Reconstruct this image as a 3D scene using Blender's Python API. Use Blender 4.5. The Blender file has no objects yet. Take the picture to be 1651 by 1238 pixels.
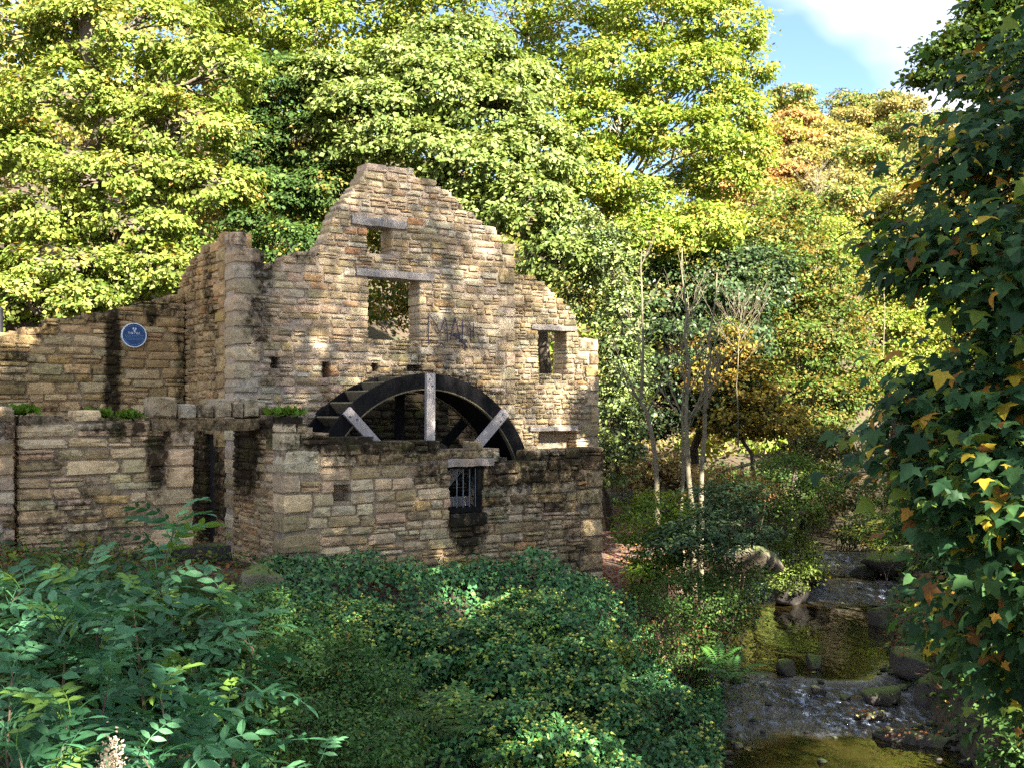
import bpy, math, random
import numpy as np
from mathutils import Vector, Matrix

rng = np.random.default_rng(11)
random.seed(5)
scn = bpy.context.scene
COL = scn.collection

# ------------------------------------------------------------------ camera, sky, sun, exposure
F, CX, VH = 1700.0, 825.5, 655.0            # the photograph: focal length, centre column, horizon row (its pixels)
cam = bpy.data.objects.new("camera", bpy.data.cameras.new("camera"))
COL.objects.link(cam)
cam.location = (0, 0, 0)
cam.rotation_euler = (math.pi / 2, 0, 0)
cam.data.sensor_width = 36
cam.data.lens = F / 1651 * 36
cam.data.shift_y = (VH - 619) / 1651
cam.data.clip_end = 2000
scn.camera = cam

SUN_EL, SUN_AZ = math.radians(34), math.radians(142)   # azimuth clockwise from +Y: behind the camera, to the right
sdir = Vector((math.sin(SUN_AZ) * math.cos(SUN_EL), math.cos(SUN_AZ) * math.cos(SUN_EL), math.sin(SUN_EL)))
sl = bpy.data.lights.new("sun", "SUN")
sl.energy = 5.0
sl.angle = math.radians(0.5)
sl.color = (1.0, 0.93, 0.78)
so = bpy.data.objects.new("sun", sl)
COL.objects.link(so)
so.rotation_euler = sdir.to_track_quat("Z", "Y").to_euler()
so.location = sdir * 60

world = bpy.data.worlds.new("World")
scn.world = world
world.use_nodes = True
wn, wl = world.node_tree.nodes, world.node_tree.links
wn.clear()
sky = wn.new("ShaderNodeTexSky")
sky.sky_type = "NISHITA"
sky.sun_disc = False
sky.sun_elevation = SUN_EL
sky.sun_rotation = SUN_AZ
sky.air_density = 0.6
sky.dust_density = 0.0
sky.ozone_density = 1.5
tc = wn.new("ShaderNodeTexCoord")
cn = wn.new("ShaderNodeTexNoise")
cn.inputs["Scale"].default_value = 1.9
cn.inputs["Detail"].default_value = 5
cn.inputs["Roughness"].default_value = 0.45
mp = wn.new("ShaderNodeMapping")
mp.inputs["Scale"].default_value = (1, 1, 1.8)
mp.inputs["Location"].default_value = (11.58, 10.86, 2.28)
mp.inputs["Rotation"].default_value = (0, 0, 0.075)
cr = wn.new("ShaderNodeValToRGB")
cr.color_ramp.elements[0].position = 0.44
cr.color_ramp.elements[1].position = 0.53
cmix = wn.new("ShaderNodeMix")
cmix.data_type = "RGBA"
cmix.inputs[7].default_value = (4.0, 4.1, 4.4, 1)
bg = wn.new("ShaderNodeBackground")
bg.inputs["Strength"].default_value = 0.053
wo = wn.new("ShaderNodeOutputWorld")
wl.new(tc.outputs["Generated"], mp.inputs["Vector"])
wl.new(mp.outputs["Vector"], cn.inputs["Vector"])
wl.new(cn.outputs["Fac"], cr.inputs["Fac"])
wl.new(cr.outputs["Color"], cmix.inputs[0])
wl.new(sky.outputs["Color"], cmix.inputs[6])
wl.new(cmix.outputs[2], bg.inputs["Color"])
wl.new(bg.outputs["Background"], wo.inputs["Surface"])

vs = scn.view_settings
vs.view_transform = "Standard"
vs.look = "None"
vs.gamma = 1
vs.use_curve_mapping = False
vs.exposure = 3.15
cy = scn.cycles
cy.max_bounces = 6
cy.diffuse_bounces = 3
cy.glossy_bounces = 3
cy.transmission_bounces = 3
cy.use_denoising = False
try:
    cy.denoiser = "OPENIMAGEDENOISE"
    cy.denoising_prefilter = "ACCURATE"
except Exception:
    pass
cy.sample_clamp_indirect = 6

# ------------------------------------------------------------------ helpers
def W(u, v, Y):
    return np.array([(u - CX) / F * Y, Y, (VH - v) / F * Y])

TH = math.radians(34)
E1 = np.array([math.cos(TH), math.sin(TH), 0.0])       # along the mill's front walls, to the right and away
E2 = np.array([-math.sin(TH), math.cos(TH), 0.0])      # into the mill
O = np.array([(700 - CX) / F * 17, 17.0, 0.0])         # on the wheel's front face


def sd(X, Y):
    return (X - O[0]) * E1[0] + (Y - O[1]) * E1[1], (X - O[0]) * E2[0] + (Y - O[1]) * E2[1]


def M(s, d, z=0.0):
    return O + E1 * s + E2 * d + np.array([0, 0, z])


def nz(x, y, z=0.0, k=1.0, seed=0):
    """smooth pseudo noise in about -1..1"""
    x = np.asarray(x, float) * k; y = np.asarray(y, float) * k; z = np.asarray(z, float) * k
    a = seed * 1.7
    return (np.sin(x * 1.0 + 1.3 * np.sin(y * .9 + a) + a) + np.sin(y * 1.27 + 1.1 * np.sin(z * 1.1 - x * .7 + a) + 2.1 * a)
            + np.sin(z * 1.13 + 1.2 * np.sin(x * 1.21 + .5 * y + a) + .7 * a)) / 2.2


def fbm(x, y, z=0.0, k=1.0, seed=0, n=3):
    t = 0; am = 1; tot = 0
    for i in range(n):
        t = t + am * nz(x, y, z, k * 2.03 ** i, seed + 3 * i); tot += am; am *= .5
    return t / tot


def ss(a, b, x):
    t = np.clip((np.asarray(x, float) - a) / (b - a), 0, 1)
    return t * t * (3 - 2 * t)


def mesh(name, V, Fc, mat=None, col=None, smooth=False):
    """V (n,3); Fc: (m,k) int array or list of tuples; col (n,3|4) colour attribute per point"""
    me = bpy.data.meshes.new(name)
    V = np.asarray(V, np.float32)
    if isinstance(Fc, np.ndarray):
        m, k = Fc.shape
        me.vertices.add(len(V)); me.vertices.foreach_set("co", V.ravel())
        me.loops.add(m * k); me.loops.foreach_set("vertex_index", Fc.astype(np.int32).ravel())
        me.polygons.add(m)
        me.polygons.foreach_set("loop_start", np.arange(0, m * k, k, dtype=np.int32))
        me.polygons.foreach_set("loop_total", np.full(m, k, np.int32))
        me.update(calc_edges=True)
    else:
        me.from_pydata([tuple(map(float, p)) for p in V], [], [tuple(int(i) for i in q) for q in Fc])
        me.update()
    if col is not None:
        c = np.asarray(col, np.float32)
        if c.shape[1] == 3:
            c = np.c_[c, np.ones(len(c), np.float32)]
        a = me.color_attributes.new("Col", "FLOAT_COLOR", "POINT")
        a.data.foreach_set("color", c.ravel())
    if smooth:
        me.polygons.foreach_set("use_smooth", np.ones(len(me.polygons), bool))
    if mat:
        me.materials.append(mat)
    return me


def obj(name, me, parent=None, loc=None, rot=None, scale=None):
    o = bpy.data.objects.new(name, me)
    COL.objects.link(o)
    if parent is not None:
        o.parent = parent
    if loc is not None:
        o.location = tuple(map(float, loc))
    if rot is not None:
        o.rotation_euler = rot
    if scale is not None:
        o.scale = scale
    return o


def tag(o, label=None, cat=None, group=None, kind=None):
    if label: o["label"] = label
    if cat: o["category"] = cat
    if group: o["group"] = group
    if kind: o["kind"] = kind
    return o


def empty(name, loc, label=None, cat=None, group=None, kind=None, rz=0):
    o = bpy.data.objects.new(name, None)
    COL.objects.link(o)
    o.location = tuple(map(float, loc))
    o.rotation_euler = (0, 0, rz)
    o.empty_display_size = .2
    return tag(o, label, cat, group, kind)


class MB:
    """collects shapes into one mesh"""
    def __init__(s):
        s.v = []; s.f = []; s.c = []; s.n = 0

    def add(s, V, Fc, c=None):
        V = np.asarray(V, float)
        s.v.append(V); s.f += [tuple(int(i) + s.n for i in q) for q in Fc]; s.n += len(V)
        s.c.append(np.tile(np.asarray(c if c is not None else (1, 1, 1), float), (len(V), 1)))

    def box(s, c, size, R=None, col=None, taper=1.0):
        h = np.asarray(size, float) / 2
        p = np.array([[x, y, z] for z in (-1, 1) for y in (-1, 1) for x in (-1, 1)], float) * h
        p[4:, :2] *= taper
        if R is not None:
            p = p @ np.asarray(R).T
        s.add(p + np.asarray(c, float), [(0, 2, 3, 1), (4, 5, 7, 6), (0, 1, 5, 4), (2, 6, 7, 3), (0, 4, 6, 2), (1, 3, 7, 5)], col)

    def tube(s, pts, radii, n=6, col=None, cap=True):
        pts = np.asarray(pts, float); radii = np.broadcast_to(np.asarray(radii, float), (len(pts),))
        t = np.gradient(pts, axis=0); t /= np.linalg.norm(t, axis=1)[:, None] + 1e-9
        up = np.array([0, 0, 1.0]) if abs(t[0, 2]) < .9 else np.array([1.0, 0, 0])
        a = np.cross(t, up); a /= np.linalg.norm(a, axis=1)[:, None] + 1e-9
        b = np.cross(t, a)
        ang = np.linspace(0, 2 * np.pi, n, endpoint=False)
        V = (pts[:, None] + radii[:, None, None] * (np.cos(ang)[None, :, None] * a[:, None] + np.sin(ang)[None, :, None] * b[:, None])).reshape(-1, 3)
        Fc = [(i * n + j, i * n + (j + 1) % n, (i + 1) * n + (j + 1) % n, (i + 1) * n + j) for i in range(len(pts) - 1) for j in range(n)]
        if cap:
            Fc += [tuple(range(n - 1, -1, -1)), tuple((len(pts) - 1) * n + j for j in range(n))]
        s.add(V, Fc, col)

    def build(s, name, mat, parent=None, base=(0, 0, 0), smooth=False):
        if not s.v:
            return None
        V = np.concatenate(s.v) - np.asarray(base, float)
        return obj(name, mesh(name, V, s.f, mat, np.concatenate(s.c), smooth), parent)


# ------------------------------------------------------------------ materials
def newmat(name):
    m = bpy.data.materials.new(name)
    m.use_nodes = True
    nt = m.node_tree
    return m, nt.nodes, nt.links, nt.nodes["Principled BSDF"]


def noise(n, l, scale, detail=4, rough=.55, vec=None):
    t = n.new("ShaderNodeTexNoise")
    t.inputs["Scale"].default_value = scale
    t.inputs["Detail"].default_value = detail
    t.inputs["Roughness"].default_value = rough
    if vec is not None:
        l.new(vec, t.inputs["Vector"])
    return t.outputs["Fac"]


def ramp(n, l, fac, stops):
    r = n.new("ShaderNodeValToRGB")
    e = r.color_ramp.elements
    e[0].position, e[1].position = stops[0][0], stops[-1][0]
    for p, c in stops[1:-1]:
        e.new(p)
    for i, (p, c) in enumerate(stops):
        e[i].position = p
        e[i].color = (c, c, c, 1) if isinstance(c, (int, float)) else (*c, 1)
    l.new(fac, r.inputs["Fac"])
    return r.outputs["Color"]


def mixc(n, l, fac, a, b, mode="MIX"):
    x = n.new("ShaderNodeMix")
    x.data_type = "RGBA"
    x.blend_type = mode
    for sock, val in ((0, fac), (6, a), (7, b)):
        if isinstance(val, (int, float)):
            x.inputs[sock].default_value = val
        elif isinstance(val, tuple):
            x.inputs[sock].default_value = (*val, 1) if len(val) == 3 else val
        else:
            l.new(val, x.inputs[sock])
    return x.outputs[2]


def math_(n, l, op, a, b=None):
    x = n.new("ShaderNodeMath")
    x.operation = op
    for i, val in enumerate((a, b)):
        if val is None: continue
        if isinstance(val, (int, float)):
            x.inputs[i].default_value = val
        else:
            l.new(val, x.inputs[i])
    return x.outputs[0]


def bump(n, l, h, strength, dist, prev=None):
    b = n.new("ShaderNodeBump")
    b.inputs["Strength"].default_value = strength
    b.inputs["Distance"].default_value = dist
    l.new(h, b.inputs["Height"])
    if prev is not None:
        l.new(prev, b.inputs["Normal"])
    return b.outputs["Normal"]


def pos(n):
    return n.new("ShaderNodeNewGeometry").outputs["Position"]


def colsrc(n, per_object):
    if per_object:
        i = n.new("ShaderNodeObjectInfo")
        return i.outputs["Color"], i.outputs["Alpha"]
    a = n.new("ShaderNodeVertexColor")
    a.layer_name = "Col"
    return a.outputs["Color"], a.outputs["Alpha"]


def stone_mat(name, per_object, stains_and_shade=(), ax=(1, 0, 0)):
    """sandstone: own colour per stone, grain, lichen and soot-black weathering and painted shade: stains = (along wall, z, half width, half height, amount)"""
    m, n, l, p = newmat(name)
    P = pos(n)
    c, al = colsrc(n, per_object)
    big = noise(n, l, 2.3, 4, .6, P)
    mid = noise(n, l, 10, 6, .68, P)
    fine = noise(n, l, 60, 5, .75, P)
    if stains_and_shade:
        dt = n.new("ShaderNodeVectorMath"); dt.operation = "DOT_PRODUCT"
        l.new(P, dt.inputs[0]); dt.inputs[1].default_value = tuple(ax)
        sz = n.new("ShaderNodeSeparateXYZ"); l.new(P, sz.inputs[0])
        cb = n.new("ShaderNodeCombineXYZ"); l.new(dt.outputs["Value"], cb.inputs[0]); l.new(sz.outputs["Z"], cb.inputs[2])
        tot = None
        for (a, z, ra, rz, k) in stains_and_shade:
            v1 = n.new("ShaderNodeVectorMath"); v1.operation = "SUBTRACT"; l.new(cb.outputs[0], v1.inputs[0]); v1.inputs[1].default_value = (a, 0, z)
            v2 = n.new("ShaderNodeVectorMath"); v2.operation = "MULTIPLY"; l.new(v1.outputs[0], v2.inputs[0]); v2.inputs[1].default_value = (1 / ra, 0, 1 / rz)
            v3 = n.new("ShaderNodeVectorMath"); v3.operation = "LENGTH"; l.new(v2.outputs[0], v3.inputs[0])
            mr = n.new("ShaderNodeMapRange"); mr.interpolation_type = "SMOOTHSTEP"
            l.new(v3.outputs["Value"], mr.inputs[0])
            for q, val in zip((1, 2, 3, 4), (.35, 1.45, k, 0)): mr.inputs[q].default_value = val
            tot = mr.outputs[0] if tot is None else math_(n, l, "MAXIMUM", tot, mr.outputs[0])
        al = math_(n, l, "ADD", math_(n, l, "MULTIPLY", al, .6), tot)
    c = mixc(n, l, .75, c, ramp(n, l, mid, [(.28, .50), (.5, 1.0), (.72, 1.35)]), "MULTIPLY")
    c = mixc(n, l, .8, c, ramp(n, l, fine, [(.3, .45), (.5, 1.0), (.72, 1.5)]), "MULTIPLY")
    warm = ramp(n, l, big, [(.45, 0.0), (.68, .45)])
    c = mixc(n, l, warm, c, (.33, .21, .10))
    li = math_(n, l, "MULTIPLY", ramp(n, l, noise(n, l, 17, 6, .75, P), [(.60, 0.0), (.68, .8)]), .6)
    c = mixc(n, l, li, c, (.46, .44, .40))
    w = math_(n, l, "ADD", al, math_(n, l, "MULTIPLY", math_(n, l, "SUBTRACT", noise(n, l, 8.5, 8, .78, P), .5), 2.6))
    crust_shade = ramp(n, l, w, [(.26, 0.0), (.85, .96)])
    c = mixc(n, l, crust_shade, c, mixc(n, l, 1.0, c, (.042, .039, .035), "MULTIPLY"))
    ga = math_(n, l, "MULTIPLY", ramp(n, l, noise(n, l, 3.1, 4, .6, P), [(.52, 0.0), (.70, .55)]), math_(n, l, "MINIMUM", al, 1.0))
    c = mixc(n, l, ga, c, (.075, .08, .022))
    l.new(c, p.inputs["Base Color"])
    p.inputs["Roughness"].default_value = .95
    p.inputs["Specular IOR Level"].default_value = .15
    b = bump(n, l, mid, .8, .04)
    b = bump(n, l, fine, .7, .010, b)
    l.new(b, p.inputs["Normal"])
    return m


STONE_O = stone_mat("sandstone_each", True)
MORTAR = stone_mat("lime_mortar", False)


def wood_mat(name, a, b, rough=.8, spec=.3):
    m, n, l, p = newmat(name)
    t = n.new("ShaderNodeTexCoord")
    mp_ = n.new("ShaderNodeMapping")
    mp_.inputs["Scale"].default_value = (22, 22, 1.6)
    l.new(t.outputs["Object"], mp_.inputs["Vector"])
    g = noise(n, l, 2.0, 6, .7, mp_.outputs["Vector"])
    q = noise(n, l, 3.3, 5, .7, pos(n))
    c = mixc(n, l, ramp(n, l, g, [(.3, 0.0), (.7, 1.0)]), a, b)
    c = mixc(n, l, ramp(n, l, q, [(.45, 0.0), (.75, .55)]), c, tuple(x * .35 for x in a))
    l.new(c, p.inputs["Base Color"])
    p.inputs["Roughness"].default_value = rough
    p.inputs["Specular IOR Level"].default_value = spec
    l.new(bump(n, l, g, .5, .01), p.inputs["Normal"])
    return m


WOOD_GREY = wood_mat("weathered_grey_oak", (.27, .235, .225), (.42, .38, .37))
WOOD_LINTEL = wood_mat("weathered_lintel", (.17, .148, .13), (.34, .305, .285))
WOOD_TAR_SHADE = wood_mat("tarred_shaded_timber", (.006, .006, .007), (.016, .015, .015), .9, .08)
WOOD_EDGE = wood_mat("worn_timber", (.10, .085, .05), (.17, .14, .085), .9)


def plain(name, c, rough=.6, metal=0, bumpy=0):
    m, n, l, p = newmat(name)
    q = noise(n, l, 20, 5, .7, pos(n))
    l.new(mixc(n, l, .5, c, ramp(n, l, q, [(.3, .6), (.7, 1.3)]), "MULTIPLY"), p.inputs["Base Color"])
    p.inputs["Roughness"].default_value = rough
    p.inputs["Metallic"].default_value = metal
    if bumpy:
        l.new(bump(n, l, q, .4, bumpy), p.inputs["Normal"])
    return m


IRON = plain("old_iron", (.10, .13, .17), .5, .4)
BLACK_PAINT_SHADE = plain("black_paint_and_shade", (.012, .012, .016), .45)
BLUE = plain("blue_enamel", (.012, .052, .16), .6)
WHITE = plain("white_enamel", (.62, .70, .78), .4)
PALEBLUE = plain("pale_blue_print", (.09, .19, .36), .6)
GRAF = plain("graffiti_ink", (.045, .035, .06), .8)


def leaf_mat(name, trans=.36, rough=.55, spec=.13, per_object=False, tmul=(1.25, 1.2, .55)):
    m, n, l, p = newmat(name)
    c, _ = colsrc(n, per_object)
    q = noise(n, l, 40, 2, .5, pos(n))
    c = mixc(n, l, .5, c, ramp(n, l, q, [(.3, .75), (.7, 1.2)]), "MULTIPLY")
    l.new(c, p.inputs["Base Color"])
    p.inputs["Roughness"].default_value = rough
    p.inputs["Specular IOR Level"].default_value = spec
    t = n.new("ShaderNodeBsdfTranslucent")
    l.new(mixc(n, l, 1.0, c, tuple(tmul), "MULTIPLY"), t.inputs["Color"])
    x = n.new("ShaderNodeMixShader")
    x.inputs[0].default_value = trans
    l.new(p.outputs[0], x.inputs[1]); l.new(t.outputs[0], x.inputs[2])
    l.new(x.outputs[0], n["Material Output"].inputs["Surface"])
    return m


LEAF = leaf_mat("leaf")
LEAF_GLOSS = leaf_mat("glossy_leaf", .15, .42, .2)
LEAF_NEAR = leaf_mat("sycamore_leaf_each", .40, .5, .14, True)
FROND = leaf_mat("frond_leaf_each", .25, .5, .18, True)


def bark_mat(name, a, b):
    m, n, l, p = newmat(name)
    q = noise(n, l, 9, 6, .7, pos(n)); r = noise(n, l, 50, 3, .6, pos(n))
    l.new(mixc(n, l, ramp(n, l, q, [(.35, 0.0), (.65, 1.0)]), a, b), p.inputs["Base Color"])
    p.inputs["Roughness"].default_value = .9
    l.new(bump(n, l, r, .6, .02), p.inputs["Normal"])
    return m


BARK = bark_mat("bark", (.045, .035, .025), (.12, .095, .07))
BARK_PALE = bark_mat("pale_bark", (.13, .115, .08), (.27, .24, .17))
BARK_POLE = bark_mat("pole_bark", (.10, .085, .05), (.20, .17, .11))
TWIG = bark_mat("twig", (.07, .045, .03), (.16, .11, .07))


def ground_mat():
    m, n, l, p = newmat("forest_floor")
    P = pos(n)
    a = noise(n, l, 1.3, 6, .65, P); b = noise(n, l, 14, 6, .75, P); q = noise(n, l, 60, 4, .7, P)
    c = mixc(n, l, ramp(n, l, b, [(.35, 0.0), (.65, 1.0)]), (.030, .022, .014), (.085, .055, .032))
    c = mixc(n, l, ramp(n, l, a, [(.48, 0.0), (.62, .75)]), c, (.026, .042, .012))
    c = mixc(n, l, .6, c, ramp(n, l, q, [(.25, .45), (.75, 1.5)]), "MULTIPLY")
    l.new(c, p.inputs["Base Color"])
    p.inputs["Roughness"].default_value = .95
    l.new(bump(n, l, b, .9, .05), p.inputs["Normal"])
    return m


GROUND = ground_mat()


def path_mat():
    m, n, l, p = newmat("leaf_strewn_earth")
    P = pos(n)
    b = noise(n, l, 22, 6, .75, P); a = noise(n, l, 2.2, 5, .6, P)
    c = mixc(n, l, ramp(n, l, b, [(.35, 0.0), (.65, 1.0)]), (.06, .035, .026), (.17, .095, .06))
    c = mixc(n, l, ramp(n, l, a, [(.45, 0.0), (.7, .8)]), c, (.12, .09, .08))
    l.new(c, p.inputs["Base Color"])
    p.inputs["Roughness"].default_value = .95
    l.new(bump(n, l, b, .8, .03), p.inputs["Normal"])
    return m


PATH = path_mat()
EARTH = bark_mat("bare_earth", (.10, .065, .035), (.24, .165, .095))


def rock_mat(name, base, moss):
    m, n, l, p = newmat(name)
    P = pos(n)
    a = noise(n, l, 3, 6, .65, P); b = noise(n, l, 18, 6, .7, P)
    g = n.new("ShaderNodeNewGeometry")
    sx = n.new("ShaderNodeSeparateXYZ"); l.new(g.outputs["Normal"], sx.inputs[0])
    c = mixc(n, l, ramp(n, l, b, [(.3, 0.0), (.7, 1.0)]), tuple(x * .55 for x in base), base)
    up = math_(n, l, "MULTIPLY", ramp(n, l, sx.outputs["Z"], [(.2, 0.0), (.75, 1.0)]), ramp(n, l, a, [(.5 - moss * .4, 0.0), (.68 - moss * .3, 1.0)]))
    c = mixc(n, l, up, c, mixc(n, l, b, (.022, .038, .006), (.12, .16, .025)))
    l.new(c, p.inputs["Base Color"])
    p.inputs["Roughness"].default_value = .88
    l.new(bump(n, l, b, .8, .03), p.inputs["Normal"])
    return m


ROCK_MOSS = rock_mat("mossy_rock", (.075, .062, .05), 1.05)
ROCK_WET = rock_mat("wet_rock", (.045, .038, .032), .25)
ROCK_PALE = rock_mat("sandstone_rock", (.15, .12, .085), .5)
ROCK_LICHEN = rock_mat("lichened_boulder", (.21, .19, .12), .5)


def water_mat():
    m, n, l, p = newmat("stream_water")
    P = pos(n)
    fo, _ = colsrc(n, False)
    sx = n.new("ShaderNodeSeparateColor"); l.new(fo, sx.inputs[0])
    rap = sx.outputs[0]
    mpp = n.new("ShaderNodeMapping"); mpp.inputs["Rotation"].default_value = (0, 0, .3); mpp.inputs["Scale"].default_value = (1.0, .45, 1)
    l.new(P, mpp.inputs["Vector"])
    f1 = noise(n, l, 9, 6, .75, mpp.outputs["Vector"])
    w = math_(n, l, "MULTIPLY", ramp(n, l, f1, [(.495, 0.0), (.655, 1.0)]), math_(n, l, "MULTIPLY", rap, .75))
    bed = mixc(n, l, noise(n, l, 3, 5, .7, P), (.003, .0025, .001), (.020, .014, .004))
    l.new(mixc(n, l, w, bed, (.52, .64, .90)), p.inputs["Base Color"])  # pale blue over the rapids: foam plus sky reflection painted in
    l.new(math_(n, l, "ADD", math_(n, l, "MULTIPLY", w, .45), .035), p.inputs["Roughness"])
    p.inputs["IOR"].default_value = 1.45
    p.inputs["Specular IOR Level"].default_value = 1.0
    f2 = noise(n, l, 5, 3, .5, mpp.outputs["Vector"])
    h = math_(n, l, "ADD", math_(n, l, "MULTIPLY", f2, .05), math_(n, l, "MULTIPLY", math_(n, l, "MULTIPLY", f1, rap), .8))
    l.new(bump(n, l, h, 1.0, .22), p.inputs["Normal"])
    return m


WATER = water_mat()

# ------------------------------------------------------------------ terrain
CL = np.array([(0.2, -14), (0.6, -4), (1.5, 3), (2.7, 8), (3.9, 12.8), (5.15, 18.9), (7.2, 24.3), (8.7, 28), (10.6, 33), (13.5, 41), (18, 52), (30, 80)], float)


def stream_x(Y):
    return np.interp(Y, CL[:, 1], CL[:, 0])


def water_z(Y):
    Y = np.asarray(Y, float)
    return -4.5 + .13 * ss(14.0, 17.2, Y) + .25 * ss(22.8, 24.8, Y) + .30 * ss(26.4, 28, Y) + .05 * np.maximum(0, Y - 29)


def ground_z(X, Y):
    X = np.asarray(X, float); Y = np.asarray(Y, float)
    s, d = sd(X, Y)
    # terrace the mill stands on
    pl = -2.37 - .125 * (np.clip(s, -9, 5) + 2.79) + .055 * np.clip(d + 1, 0, 9) * ss(1.5, 4, s)
    # hillside behind it
    hill = .55 * np.maximum(0, d - 10.0 * (1 - ss(-3.5, -1.5, s)) - 8.0 * ss(-3.5, -1.5, s) - 1.1 * np.maximum(0, s - 6)) + .47 * np.maximum(0, Y - 46)
    hill = np.minimum(hill, 19 + 1.5 * nz(X, Y, 0, .05))
    z = pl + hill
    # higher ground held by the plaque wall
    up = ss(4.25, 4.5, d) * (1 - ss(-2.68, -2.42, s))
    z = np.where(up > 0, z + up * np.maximum(0, 1.0 + .02 * (d - 4.4) - z) * (d < 40), z)
    # wheel pit
    z = z - .9 * ss(-.2, 0, d) * (1 - ss(1.4, 1.6, d)) * ss(-2.45, -2.2, s) * (1 - ss(2.3, 2.7, s))
    # bank falling to the stream in front of the terrace
    edge = -1.35 + .25 * nz(s, 0, 0, .8)
    z = z - .62 * np.maximum(0, edge - d) * ss(0, 1, np.maximum(0, edge - d))
    z = np.maximum(z, -4.35)
    # right bank
    ds = X - stream_x(Y)
    zr = water_z(np.minimum(Y, 40)) + .45 + np.minimum(.42 * np.maximum(0, ds - 1.9), 5.5) + .47 * np.maximum(0, Y - 48) * ss(0, 12, ds)
    zr = np.minimum(zr, 19)
    z = np.where(ds > 0, zr, z)
    # channel
    hw = 1.35 + .25 * nz(Y, 0, 0, .9) + .5 * ss(15, 11, Y)
    bank = np.where(ds > 0, .7, np.where(Y < 15, 1.3, 1.5))
    t = ss(0, 1, (np.abs(ds) - hw) / bank)
    bed = water_z(Y) - .3
    z = bed + (z - bed) * t
    z = z + .05 * fbm(X, Y, 0, 2.2, 4) * t
    return z


def axis(parts):
    out = []
    for a, b, st in parts:
        out += list(np.arange(a, b, st))
    return np.array(out + [parts[-1][1]])


gx = axis([(-320, -60, 20), (-60, -16, 2), (-16, 16, .25), (16, 60, 2), (60, 320, 20)])
gy = axis([(-220, -20, 20), (-20, 3, 1), (3, 34, .25), (34, 100, 2), (100, 420, 20)])
GX, GY = np.meshgrid(gx, gy)
GZ = ground_z(GX, GY)
nx, ny = len(gx), len(gy)
idx = np.arange(nx * ny).reshape(ny, nx)
gF = np.stack([idx[:-1, :-1], idx[:-1, 1:], idx[1:, 1:], idx[1:, :-1]], -1).reshape(-1, 4)
ground = obj("ground", mesh("ground", np.stack([GX, GY, GZ], -1).reshape(-1, 3), gF, GROUND, smooth=True))
tag(ground, "wooded valley floor and hillside of dark leaf mould", kind="structure")

# stream
wy = np.arange(-6, 46, .05)
wt = np.linspace(-1, 1, 72)
WY, WT = np.meshgrid(wy, wt, indexing="ij")
WX = stream_x(WY) + WT * 2.6
WJ = WY + .7 * fbm(WX, WY * .4, 0, 1.9, 14)
rap = np.maximum.reduce([ss(14.2, 15.2, WJ) * (1 - ss(16.4, 17.4, WJ)), ss(22.8, 23.6, WJ) * (1 - ss(24.3, 25.2, WJ)), ss(26.4, 26.9, WJ) * (1 - ss(27.6, 28.2, WJ))])
rap = rap * (.35 + .65 * ss(-.2, .6, fbm(WX, WY * .6, 0, 2.1, 9)))
WZ = water_z(WY) + rap * (.030 * fbm(WX, WY, 0, 6, 2) + .022 * fbm(WX, WY * .8, 0, 15, 12, 2)) + .006 * fbm(WX, WY * .5, 0, 4, 5)
idx = np.arange(WY.size).reshape(WY.shape)
wF = np.stack([idx[:-1, :-1], idx[:-1, 1:], idx[1:, 1:], idx[1:, :-1]], -1).reshape(-1, 4)
stream = obj("stream", mesh("stream", np.stack([WX, WY, WZ], -1).reshape(-1, 3), wF[:, ::-1].copy(), WATER, np.stack([rap.ravel()] * 3, -1), True))
tag(stream, "shallow brown stream with small rapids reflecting yellow trees", kind="structure")

# path beside the mill
pc = np.array([(2.0, 16.2), (2.2, 17.2), (2.35, 19), (2.5, 22), (2.6, 25), (3.0, 28), (4.6, 31.5), (7, 34)], float)
tt = np.linspace(0, 1, 60)
px_ = np.interp(tt, np.linspace(0, 1, len(pc)), pc[:, 0]); py_ = np.interp(tt, np.linspace(0, 1, len(pc)), pc[:, 1])
V = []
for i in range(60):
    for k in np.linspace(-1, 1, 9):
        x = px_[i] + k * (.75 + .1 * math.sin(i)); V.append((x, py_[i], float(ground_z(x, py_[i])) + .03))
idx = np.arange(540).reshape(60, 9)
path = obj("path", mesh("path", V, np.stack([idx[:-1, :-1], idx[:-1, 1:], idx[1:, 1:], idx[1:, :-1]], -1).reshape(-1, 4), PATH, smooth=True))
tag(path, "earth path strewn with red-brown leaves beside the mill", kind="structure")

# ------------------------------------------------------------------ stone walls
PAL = [((.40, .315, .235), 5), ((.46, .375, .285), 5), ((.33, .265, .19), 4), ((.40, .355, .315), 4), ((.45, .35, .285), 4), ((.41, .265, .15), .5), ((.45, .335, .19), 1.1), ((.28, .225, .16), 2), ((.50, .43, .36), 2.5)]
PC = np.array([p[0] for p in PAL]); PC = (PC * .88 + PC.mean(1, keepdims=True) * .12) * (1.04, 1.04, .90); PW = np.array([p[1] for p in PAL], float); PW /= PW.sum()


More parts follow.
